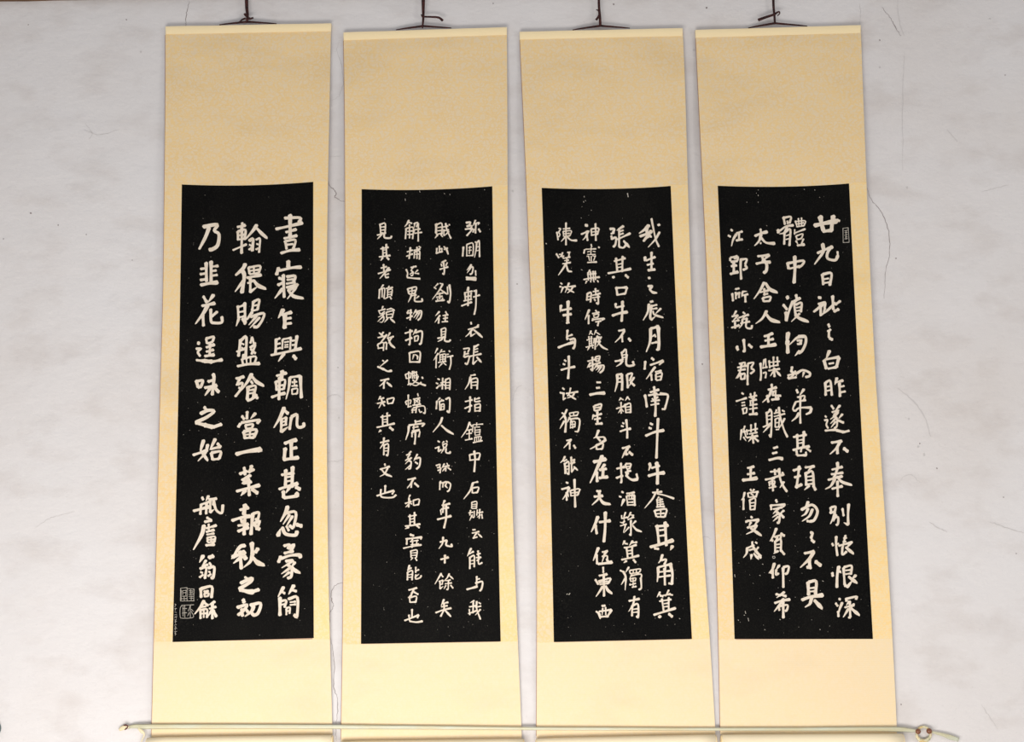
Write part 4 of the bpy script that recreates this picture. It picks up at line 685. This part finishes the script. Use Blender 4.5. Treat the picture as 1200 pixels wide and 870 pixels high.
# ------------------------------------------------------------------ hanging scrolls
SCROLLS = [
    dict(L=[(31, 194), (120, 194), (220, 192.7), (300, 192), (380, 190.5), (435, 188.5), (540, 186), (600, 184.5), (680, 182.5), (760, 180), (850, 178), (880, 177)],
         R=[(27, 388), (120, 386.3), (180, 385), (260, 383.4), (420, 382.7), (500, 383), (580, 383.5), (660, 384.5), (740, 386.3), (800, 388), (857, 389.7), (880, 390)],
         top=(31, 27.3), bot=(864.5, 861.5), roll=(173.5, 389),
         panel=[(213.1, 216.3), (367.1, 213.2), (367.7, 748.2), (202.2, 752.8)], sag=2.6, bow=(0.9, -0.5), strip=9, data=INK_1,
         label='leftmost hanging scroll, black rubbing with three large bold columns, two square seals at lower left'),
    dict(L=[(38, 402.5), (120, 404), (180, 404.2), (260, 404.7), (420, 404.2), (500, 403.5), (580, 403), (740, 401.8), (850, 400), (880, 399.5)],
         R=[(32, 594), (120, 594.5), (260, 595), (340, 595.5), (420, 597), (500, 598.5), (580, 600), (660, 603), (740, 606.3), (850, 611), (880, 612)],
         top=(38, 31.8), bot=(869, 866), roll=(400, 613),
         panel=[(423.8, 221.8), (576.9, 218.4), (586.8, 752.1), (423.0, 754.9)], sag=2.4, bow=(0.4, -0.8), strip=9, data=INK_2,
         label='second hanging scroll from left, black rubbing with small white writing, empty lower left'),
    dict(L=[(38, 609), (100, 611.7), (180, 615.5), (260, 618.7), (340, 622), (420, 625.3), (500, 627.3), (580, 628.7), (660, 629.3), (740, 629.3), (850, 628.8), (880, 628.6)],
         R=[(33, 800), (100, 803), (180, 805), (260, 807.3), (340, 809.8), (420, 812.9), (500, 816.5), (580, 820.2), (660, 825.3), (740, 831.3), (850, 838), (880, 839.5)],
         top=(37.2, 33), bot=(865.5, 861), roll=(629, 838),
         panel=[(634.8, 220.3), (786, 218.1), (810.9, 749.2), (649, 752.8)], sag=2.4, bow=(1.2, -0.6), strip=9, data=INK_3,
         label='third hanging scroll from left, black rubbing with slender writing, leftmost column ending two thirds down'),
    dict(L=[(36, 815), (100, 818), (180, 821.8), (260, 825.8), (340, 829.3), (420, 832), (500, 834.5), (580, 837), (660, 839.6), (740, 842), (850, 844), (880, 844.5)],
         R=[(29, 1008.6), (120, 1011.8), (300, 1018.8), (435, 1025.5), (635, 1039), (740, 1045.5), (850, 1051), (880, 1052)],
         top=(35, 29.5), bot=(861, 860), roll=(846, 1057),
         panel=[(841.1, 217.8), (995, 215.2), (1023, 749.2), (860.8, 749.2)], sag=2.4, bow=(1.0, -0.6), strip=9, data=INK_4,
         label='rightmost hanging scroll, black rubbing with bold rightmost column and tiny seal at upper right'),
]


class Sheet:
    """a sheet of mounted paper hanging just off the wall, its long edges cupping forward"""

    def __init__(self, s, seed):
        self.s, self.seed = s, seed

    def img(self, u, t):
        s = self.s
        yL = s['top'][0] + t * (s['bot'][0] - s['top'][0])
        yR = s['top'][1] + t * (s['bot'][1] - s['top'][1])
        return (soft(s['L'], yL) * (1 - u) + soft(s['R'], yR) * u, yL * (1 - u) + yR * u)

    def ut(self, px, py):
        u = 0.5
        for _ in range(4):
            s = self.s
            top = s['top'][0] * (1 - u) + s['top'][1] * u
            bot = s['bot'][0] * (1 - u) + s['bot'][1] * u
            t = (py - top) / (bot - top)
            a, b = self.img(0, t)[0], self.img(1, t)[0]
            u = (px - a) / (b - a)
        return u, t

    def depth(self, u, t):
        k = max(0.0, min(1.0, t / 0.16)) * max(0.0, min(1.0, (1.0 - t) / 0.34))
        k = k * k * (3 - 2 * k)
        d = 0.0065 + 0.005 * math.sin(math.pi * max(0, min(1, t)))
        d += 0.006 * k * (2 * u - 1) ** 2
        w = noise.noise(Vector((u * 1.3 + self.seed * 7, t * 9.0, 0.3)))
        w2 = math.sin(t * 95 + 3 * noise.noise(Vector((u * 2, t * 3, self.seed)))) * math.exp(-((t - 0.045) / 0.05) ** 2)
        fade = min(1.0, t / 0.02) * min(1.0, max(0.0, (1 - t)) / 0.02)
        d += (0.0022 * w + 0.0006 * w2) * max(0.0, fade)
        return -d

    def pt(self, px, py, lift=0.0):
        u, t = self.ut(px, py)
        return at(px, py, self.depth(u, t) - lift)


def slab(name, sheet, fn, nu, nv, mat, parent, lift, thick):
    """a thin sheet with real thickness: fn(a, b) gives the pixel it is seen at"""
    V, Fc = [], []
    for j in range(nv + 1):
        for i in range(nu + 1):
            V.append(sheet.pt(*fn(i / nu, j / nv), lift))
    n = len(V)
    V += [p + Vector((0, thick, 0)) for p in V]
    w = nu + 1
    for j in range(nv):
        for i in range(nu):
            a = j * w + i
            Fc.append((a, a + w, a + w + 1, a + 1))
            Fc.append((n + a, n + a + 1, n + a + w + 1, n + a + w))
    rim = [i for i in range(w)] + [j * w + nu for j in range(1, nv + 1)] + [nv * w + i for i in range(nu - 1, -1, -1)] + [j * w for j in range(nv - 1, 0, -1)]
    # the rim has its own points, so that its corners do not round off the sheet's shading
    m = len(V)
    V += [V[i].copy() for i in rim] + [V[n + i].copy() for i in rim]
    q = len(rim)
    for k in range(q):
        Fc.append((m + k, m + (k + 1) % q, m + q + (k + 1) % q, m + q + k))
    o = mesh(name, V, Fc, mat, parent, smooth=False)
    for p in o.data.polygons[:2 * nu * nv]:
        p.use_smooth = True
    return o


def parse(data):
    """yields (column, [(width, taper, [points in photo pixels])])"""
    ox = oy = 0.0
    scl = 1.0
    for line in data.strip().split('\n'):
        h = line.split()
        if h[0] == '@':
            ox, oy, scl = float(h[1]), float(h[2]), float(h[3])
            continue
        body = line[len(h[0]):]
        w, first, out = 24.0, True, []
        for st in body.split('|'):
            taper, pts, ww = False, [], None
            for tok in st.split():
                if ',' in tok:
                    a, b = tok.split(',')
                    pts.append((ox + float(a) / scl, oy + float(b) / scl))
                elif tok == 't':
                    taper = True
                else:
                    ww = float(tok.lstrip('w'))
            if ww is not None:
                w = ww
            if len(pts) >= 2:
                out.append((w / scl, taper, pts))
        yield h[0], out


def stroke_data(sheet, w, taper, pts, lift, rnd):
    """one brush stroke as a flat shape: blunt rounded start, slight waist, round or pointed end"""
    pts = list(pts)
    for i0, i1 in ((0, 1), (-1, -2)):
        # the points were read at the visible ends; the caps add to them, so start a little inside
        ax, ay = pts[i0]
        bx, by = pts[i1]
        l = math.hypot(bx - ax, by - ay) or 1e-6
        k = min(0.20 * w, 0.2 * l) * (0.4 if taper and i0 == -1 else 1.0)
        pts[i0] = (ax + (bx - ax) * k / l, ay + (by - ay) * k / l)
    P = smooth_line(pts, 4 if len(pts) > 2 else 5)
    L = [0.0]
    for a, b in zip(P, P[1:]):
        L.append(L[-1] + math.hypot(b[0] - a[0], b[1] - a[1]))
    tot = L[-1] or 1e-3
    left, right = [], []
    n = len(P)
    ph = rnd.uniform(0, 6)
    sx, sy = P[-1][0] - P[0][0], P[-1][1] - P[0][1]
    straight = math.hypot(sx, sy) / tot
    ang = math.degrees(math.atan2(sy, sx))
    lng = tot > 2.2 * w
    e0, e1, skew = 0.7, 0.7, 0.35

    def env(s):
        # the pressure of the brush along the stroke
        if taper:
            return 1.10 - 0.72 * s ** 1.3
        if not lng or straight < 0.8:
            return 1.0 - 0.18 * math.sin(math.pi * s) ** 0.7
        if -35 < ang < 25:
            return 0.90 - 0.18 * math.sin(math.pi * min(1, s * 1.2)) + 0.28 * s ** 2.5
        if ang < 68:
            return 0.74 + 0.52 * math.sin(math.pi * min(1.0, s * 0.92)) ** 2 * s
        if ang < 112:
            return 1.12 - 0.26 * math.sin(math.pi * s) ** 0.8 - 0.14 * s
        return 1.10 - 0.45 * s
    if lng and not taper and straight > 0.8 and 25 <= ang < 68:
        e1 = 1.5
    for i, (x, y) in enumerate(P):
        a, b = P[max(0, i - 1)], P[min(n - 1, i + 1)]
        dx, dy = b[0] - a[0], b[1] - a[1]
        l = math.hypot(dx, dy) or 1e-6
        dx, dy = dx / l, dy / l
        s = L[i] / tot
        k = env(s)
        k *= 1 + 0.05 * math.sin(ph + s * 9)
        r = w * 0.5 * k
        if i == 0:
            # a slanting entry: the tip lands on the upper left of the stroke
            for ex, ey in ((-e0 - skew * 0.6, 0.25), (-e0 * 0.75 - skew * 0.25, 0.68), (-0.28 - skew * 0.1, 0.95)):
                left.append((x + r * (dx * ex * 0.75 + dy * ey * -1), y + r * (dy * ex * 0.75 + dx * ey)))
                right.append((x + r * (dx * ex - dy * -ey), y + r * (dy * ex - dx * ey)))
        left.append((x - dy * r, y + dx * r))
        right.append((x + dy * r, y - dx * r))
        if i == n - 1:
            e = e1 if not taper else 1.8
            for q in range(1, 5):
                c = math.pi / 2 * (1 - q / 5)
                ex, ey = math.cos(c) * e, math.sin(c)
                left.append((x + r * (dx * ex * 1.15 - dy * ey * 0.9), y + r * (dy * ex * 1.15 + dx * ey * 0.9)))
                right.append((x + r * (dx * ex * 0.85 + dy * ey), y + r * (dy * ex * 0.85 - dx * ey)))
    V = [sheet.pt(px, py, lift) for px, py in left] + [sheet.pt(px, py, lift) for px, py in right]
    m = len(left)
    return V, [(i, m + i, m + i + 1, i + 1) for i in range(m - 1)]


def make_cord(px, side_l, side_r, top_y, root, kind, apex_y, half):
    """maroon hanging ribbon: a flat loop on the stave and a doubled ribbon up to a nail"""
    ax, ay = px, apex_y
    def line(p, r, d=-0.012, fl=0.45):
        P = smooth_line(p, 5)
        k = len(P)
        rr = [(r[0] + (r[1] - r[0]) * i / (k - 1)) * PX for i in range(k)]
        pts = [at(q[0], q[1], d) for q in P]
        return tube_data(pts, rr, 8, fl)
    PX = 0.00218
    mesh('cord', *join_data(line([(side_l[0] - 1, side_l[1] - 0.1), (side_l[0] * 0.7 + ax * 0.3, side_l[1] * 0.62 + ay * 0.38), (ax, ay)], (0.6, 1.5), -0.010, 0.8),
                            line([(ax, ay), (side_r[0] * 0.7 + ax * 0.3, side_r[1] * 0.62 + ay * 0.38), (side_r[0] + 1, side_r[1] - 0.2)], (1.4, 0.6), -0.010, 0.8)), M_CORD, root)
    up = {'a': [(289, -12), (289, 6), (290, 18), (289.5, 25)], 'b': [(496, -12), (496, 8), (496, 22), (495, 33)],
          'c': [(701.5, -12), (702, 8), (703, 20), (703.5, 30)], 'd': [(906, -12), (906.5, 8), (907.5, 18), (908, 27)]}[kind]
    wid = {'a': (2.0, 1.3), 'b': (2.1, 0.8), 'c': (1.3, 1.4), 'd': (1.4, 1.1)}[kind]
    mesh('hanging_ribbon', *line(up, (wid[0] * 1.12, wid[1] * 1.15), -0.0145), M_CORD, root)
    if kind == 'a':
        kn = join_data(line([(286.3, 16), (288, 18), (291, 21), (293, 22)], (1.3, 1.5), -0.016), line([(289, 22), (293, 22), (297, 20.8)], (1.6, 1.1), -0.017),
                       line([(288, 21.5), (284, 23), (280, 26.5)], (1.4, 0.8), -0.015))
    elif kind == 'b':
        kn = join_data(line([(494, 17.5), (497, 19.5), (505, 19.8), (514, 20.6), (519, 24.3)], (0.9, 1.6), -0.016), line([(493.5, 17), (496, 21)], (0.7, 1.2), -0.0165))
    elif kind == 'c':
        kn = join_data(line([(698.5, 11.5), (700.5, 12), (702.5, 15), (701.5, 19), (698.6, 23.5)], (0.6, 1.5), -0.016))
    else:
        kn = join_data(line([(911, 18.5), (913.5, 16), (913, 13.8), (910, 15), (907, 17), (898, 20), (888.5, 23.5)], (0.6, 1.9), -0.016))
    mesh('knot', *kn, M_CORD, root)
    p = at(up[0][0], up[0][1] + 1, -0.016)
    V, Fc = tube_data([Vector((p.x, 0.002, p.z)), Vector((p.x, -0.030, p.z + 0.002))], 0.003, 8)
    V2, F2 = tube_data([Vector((p.x, -0.030, p.z + 0.002)), Vector((p.x, -0.032, p.z + 0.002))], 0.006, 10)
    n_ = mesh('nail', *join_data((V, Fc), (V2, F2)), M_NAIL)
    n_['label'] = NAIL_LABEL[kind]
    n_['category'] = 'nail'
    n_['group'] = 'nails holding up the scrolls'


NAIL_LABEL = {'a': 'rusty iron nail in the beam above the leftmost scroll', 'b': 'rusty iron nail in the beam above the second scroll from left',
              'c': 'rusty iron nail in the beam above the third scroll from left', 'd': 'rusty iron nail in the beam above the rightmost scroll'}
CORDS = [('a', 290, (258, 29.2), (323, 28), 25.5), ('b', 495.5, (465, 35.2), (528, 33), 30.5),
         ('c', 703.5, (672, 35.3), (737, 33.2), 30.2), ('d', 908, (878, 33), (945, 30.8), 27.2)]

for si, s in enumerate(SCROLLS):
    sh = Sheet(s, si + 1)
    cx = at((s['top'][0] and s['L'][0][1] + s['R'][0][1]) / 2, 870, 0)
    root = bpy.data.objects.new('hanging_scroll', None)
    link(root)
    root['label'] = s['label']
    root['category'] = 'scroll'
    root['group'] = 'four hanging calligraphy scrolls'
    P = s['panel']

    def edge_line(py_frac_top):
        return py_frac_top
    # backing sheet behind all silk
    slab('backing_paper', sh, lambda a, b: sh.img(a, b), 14, 90, M_BACK, root, 0.0, 0.0009)
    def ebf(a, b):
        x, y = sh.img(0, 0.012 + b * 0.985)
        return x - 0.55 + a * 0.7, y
    slab('edge_shade_strip', sh, ebf, 1, 90, M_EDGE_SHADE, root, -0.0002, 0.0009)  # thin reddish strip painting the shadow line along the left edge
    # seam heights, in sheet coordinates
    tu = (sh.ut(*P[0])[1] + sh.ut(*P[1])[1]) / 2
    tl = (sh.ut(*P[3])[1] + sh.ut(*P[2])[1]) / 2
    ua, ub = sh.ut(*P[0])[0], sh.ut(*P[1])[0]

    def usf(a, b):
        # the silk runs on a little way under the dip of the panel's top edge
        u = a
        q = max(0.0, 1 - ((u - (ua + ub) / 2) / ((ub - ua) / 2)) ** 2)
        x, y = sh.img(u, 0.004 + b * (tu - 0.0045))
        return x, y + b ** 6 * q ** 0.5 * 4.5
    slab('upper_silk', sh, usf, 28, 30, M_SILK, root, 0.0003, 0.0001)
    slab('lower_silk', sh, lambda a, b: sh.img(a, tl + 0.0005 + b * (0.9995 - tl)), 14, 14, M_LOW, root, 0.0003, 0.0001)
    for side in (0, 1):
        def sf(a, b, side=side):
            t = tu - 0.003 + b * (tl - tu + 0.006)
            q = (P[0][0] + (P[3][0] - P[0][0]) * b, P[0][1] + (P[3][1] - P[0][1]) * b) if side == 0 else (P[1][0] + (P[2][0] - P[1][0]) * b, P[1][1] + (P[2][1] - P[1][1]) * b)
            uu = sh.ut(*q)[0]
            return sh.img(a * (uu + 0.007), t) if side == 0 else sh.img(uu - 0.007 + a * (1.007 - uu), t)
        slab('side_strip', sh, sf, 4, 60, M_SIDE if side else M_SILK, root, 0.00024, 0.0002)

    def pf(a, b):
        bw = math.sin(math.pi * b)
        x = (P[0][0] * (1 - b) + P[3][0] * b + s['bow'][0] * bw) * (1 - a) + (P[1][0] * (1 - b) + P[2][0] * b + s['bow'][1] * bw) * a
        y = (P[0][1] * (1 - b) + P[3][1] * b) * (1 - a) + (P[1][1] * (1 - b) + P[2][1] * b) * a
        y += s['sag'] * (1 - (2 * a - 1) ** 2) * (1 - b) ** 2
        return x, y
    panel = slab('ink_rubbing', sh, pf, 14, 70, M_BLACK, root, 0.0006, 0.0003)
    panel['label'] = 'black ink rubbing with writing in white'
    rnd = random.Random(si)
    for col, strokes in parse(s['data']):
        ds = []
        wf = 0.98 if len(strokes) < 9 else 0.93 if len(strokes) < 14 else 0.86
        wf *= (0.95, 0.72, 0.86, 0.87)[si]
        for k, (w, taper, pts) in enumerate(strokes):
            ds.append(stroke_data(sh, w * wf, taper, pts, 0.0008 + 0.000012 * k, rnd))
        if not ds:
            continue
        V, Fc = join_data(*ds)
        if col in 'ABCD' and strokes[0][0] > 1.3:
            mesh('character', V, Fc, M_CHAR, panel, smooth=False)
        elif col in 'ABCD':
            mesh('square_seal', V, Fc, M_FAINT, panel, smooth=False)
        else:
            o = mesh('small_marks', V, Fc, M_FAINT, panel, smooth=False)
            o['kind'] = 'stuff'
    # fine dust of pale flecks left by the rubbing
    ds = []
    for k in range(150):
        a, b = rnd.random(), rnd.random()
        x, y = pf(0.02 + 0.96 * a, 0.01 + 0.98 * b ** 0.8)
        r = rnd.uniform(0.18, 0.42)
        ds.append(([sh.pt(x - r, y, 0.0007), sh.pt(x, y + r, 0.0007), sh.pt(x + r, y, 0.0007), sh.pt(x, y - r, 0.0007)], [(0, 1, 2, 3)]))
    o = mesh('pale_flecks', *join_data(*ds), M_FAINT, panel, smooth=False)
    o['kind'] = 'stuff'

    # top stave: half-round rod wrapped in plain paper
    V, Fc = [], []
    n = 12
    stave_h = 8.8
    ends = []
    for e, (yy, xx) in enumerate(((s['top'][0], s['L'][0][1]), (s['top'][1], s['R'][0][1]))):
        t_, b_ = at(xx, yy, -0.013), at(xx + (0.3 if e == 0 else -0.2), yy + stave_h, -0.010)
        ring = [Vector((t_.x, -0.003, t_.z)), Vector((t_.x, -0.010, t_.z + 0.0005))]
        for q in range(6):
            c = q / 5
            ring.append(Vector((t_.x + (b_.x - t_.x) * c, -0.0120 - 0.0016 * math.sin(math.pi * (0.25 + 0.75 * c)) + 0.0035 * c ** 1.5, t_.z + (b_.z - t_.z) * c)))
        ring.append(Vector((b_.x, -0.003, b_.z)))
        ends.append(ring)
    k = len(ends[0])
    segs = 16
    for i in range(segs + 1):
        a = i / segs
        for j in range(k):
            q = ends[0][j].lerp(ends[1][j], a)
            V.append(q + Vector((0, 0, 0.0008 * noise.noise(Vector((a * 5, si, j > 5))) * (1 if 0 < i < segs else 0))))
    for i in range(segs):
        for j in range(k):
            a, b = i * k + j, i * k + (j + 1) % k
            Fc.append((a, b, b + k, a + k))
    Fc += [tuple(range(k))[::-1], tuple(segs * k + j for j in range(k))]
    mesh('top_stave', V, Fc, M_STAVE, root, smooth=False)

    # bottom roller wrapped in paler silk
    R_ = 0.0165
    yl, yr = s['bot']
    a0, b0 = at(s['roll'][0], yl, -0.020), at(s['roll'][1], yr, -0.020)
    a0.z -= R_
    b0.z -= R_
    pts = [a0.lerp(b0, i / 10) for i in range(11)]
    rr = [R_ * (1 if 0 < i < 10 else 0.96) for i in range(11)]
    mesh('bottom_roller', *tube_data(pts, rr, 20), M_ROLL, root)
    for q, sgn in ((a0, -1), (b0, 1)):
        mesh('roller_cap', *tube_data([q, q + Vector((sgn * 0.002, 0, 0)), q + Vector((sgn * 0.003, 0, 0))], [0.0150, 0.0150, 0.012], 16), M_STAVE, root)
    kd, px_, sl, sr, apy = CORDS[si]
    make_cord(px_, sl, sr, 0, root, kd, apy, 30)

# ------------------------------------------------------------------ the tape strung across the foot of the scrolls
strap = bpy.data.objects.new('tape_cord', None)
link(strap)
strap['label'] = 'pale translucent greenish tape strung level across the feet of the four scrolls'
strap['category'] = 'tape'
path = [(150, 853.2, 0.006), (154, 852.0, 0.010), (161, 851.6, 0.012), (170, 852.0, 0.0145), (195, 851.8, 0.0145), (300, 851.8, 0.0145), (388, 852.2, 0.0145),
        (500, 853.0, 0.0145), (610, 854.2, 0.0145), (720, 854.6, 0.0145), (830, 855.0, 0.0145), (930, 855.0, 0.0145), (1010, 854.6, 0.0145), (1052, 855.0, 0.0145), (1066, 856.2, 0.0135), (1075, 857.0, 0.012)]
hw = [(150, 1.6), (158, 2.3), (170, 2.8), (400, 2.5), (600, 1.9), (800, 1.7), (950, 2.0), (1040, 2.6), (1056, 2.9), (1068, 2.2), (1076, 1.1), (1080, 1.0)]
Pp = smooth_line(path, 5)
V, Fc = [], []
PX = 0.00212
for i, (x, y, d) in enumerate(Pp):
    h = interp(hw, x)
    c = at(x, y, -d)
    for k, (q, e) in enumerate(((-1, 0), (-0.5, 1), (0.5, 1), (1, 0), (0.5, -1), (-0.5, -1))):
        V.append(c + Vector((0, e * 0.0007, q * h * PX)))
n = len(Pp)
for i in range(n - 1):
    for k in range(6):
        a, b = i * 6 + k, i * 6 + (k + 1) % 6
        Fc.append((a, b, b + 6, a + 6))
Fc += [tuple(range(6)), tuple((n - 1) * 6 + k for k in (5, 4, 3, 2, 1, 0))]
mesh('tape', V, Fc, M_TAPE, strap)


def ribbon(name, pts, rad, mat, parent, flat=0.5, n=10):
    P = smooth_line(pts, 5)
    R = smooth_line([(r,) for r in rad], 5)
    return mesh(name, *tube_data([at(p[0], p[1], -p[2]) for p in P], [r[0] * PX for r in R], n, flat), mat, parent)


# left end: cream tip bound with dark red thread, and a loose tail hanging from the tape
ribbon('tip', [(139.8, 856, 0.006), (142.5, 854.2, 0.007), (146, 852.8, 0.008), (151, 852, 0.009)], (1.4, 2.4, 2.6, 1.5), M_TIP, strap)
ribbon('thread_binding', [(145, 850.3, 0.013), (147.5, 850.2, 0.014), (150.0, 851.2, 0.014)], (0.7, 0.9, 0.5), M_TIE, strap, 0.8)
ribbon('thread_binding', [(150.2, 851.3, 0.013), (148.6, 854, 0.014), (146.2, 855.6, 0.013)], (0.4, 0.7, 0.5), M_TIE, strap, 0.8)
ribbon('loose_tail', [(162, 854, 0.0125), (166, 857.5, 0.012), (168.6, 860, 0.012), (168.6, 863, 0.012), (166.2, 868, 0.012), (164.5, 874, 0.010)], (0.9, 2.0, 1.2, 0.8, 0.6, 0.6), M_TIP, strap, 0.4)

# right end: jade ring threaded with two brown beads, then the loose end of the tape
RC, RR = (1082.3, 860.5), 8.3
ring = [(RC[0] + RR * math.cos(a) * 0.98, RC[1] - RR * math.sin(a)) for a in [2 * math.pi * i / 28 for i in range(28)]]
rr = [(1.5 + 0.9 * max(0.0, -math.sin(2 * math.pi * i / 28))) * PX for i in range(28)]
o = mesh('ring', *tube_data([at(x, y, -0.008) for x, y in ring], rr, 10, 0.9, True), M_JADE, strap)
o['label'] = 'pale mottled ring'
for bx, by, br in ((1075.8, 857.6, 3.1), (1088.9, 857.2, 3.2)):
    c = at(bx, by, -0.012)
    V, Fc = [], []
    nr, ns = 10, 16
    for i in range(1, nr):
        a = math.pi * i / nr
        for j in range(ns):
            b = 2 * math.pi * j / ns
            V.append(c + Vector((math.cos(a), math.sin(a) * math.sin(b), math.sin(a) * math.cos(b))) * br * PX)
    V += [c + Vector((br * PX * 0.93, 0, 0)), c - Vector((br * PX * 0.93, 0, 0))]
    for i in range(nr - 2):
        for j in range(ns):
            a, b = i * ns + j, i * ns + (j + 1) % ns
            Fc.append((a, b, b + ns, a + ns))
    e = len(V)
    for j in range(ns):
        Fc.append((e - 2, (j + 1) % ns, j))
        Fc.append((e - 1, (nr - 2) * ns + j, (nr - 2) * ns + (j + 1) % ns))
    mesh('bead', V, Fc, M_BEAD, strap)
ribbon('loose_end', [(1092, 858, 0.008), (1098, 859.8, 0.009), (1105, 861.5, 0.010), (1113, 864.2, 0.010), (1123.5, 867.5, 0.008)], (1.0, 1.6, 1.9, 2.6, 2.3), M_TAPE, strap, 0.3)

# a dark teal rounded fitting whose edge shows at the left side of the frame
c = at(-8.5, 854.5, 0)
V, Fc = [], []
prof = [(0.0205, 0.0), (0.0205, -0.012), (0.018, -0.019), (0.010, -0.023), (0.0, -0.024)]
for r, y in prof[:-1]:
    for j in range(24):
        a = 2 * math.pi * j / 24
        V.append((c.x + r * math.cos(a), y, c.z + r * 1.05 * math.sin(a)))
for i in range(len(prof) - 2):
    for j in range(24):
        a, b = i * 24 + j, i * 24 + (j + 1) % 24
        Fc.append((a, b, b + 24, a + 24))
V.append((c.x, -0.024, c.z))
e = len(V) - 1
o3 = (len(prof) - 2) * 24
Fc += [(o3 + j, o3 + (j + 1) % 24, e) for j in range(24)] + [tuple(range(24))[::-1]]
o = mesh('wall_fitting', V, Fc, M_TEAL)
o['label'] = 'dark teal round fitting on white wall at the far left edge, level with tape'
o['category'] = 'wall fitting'
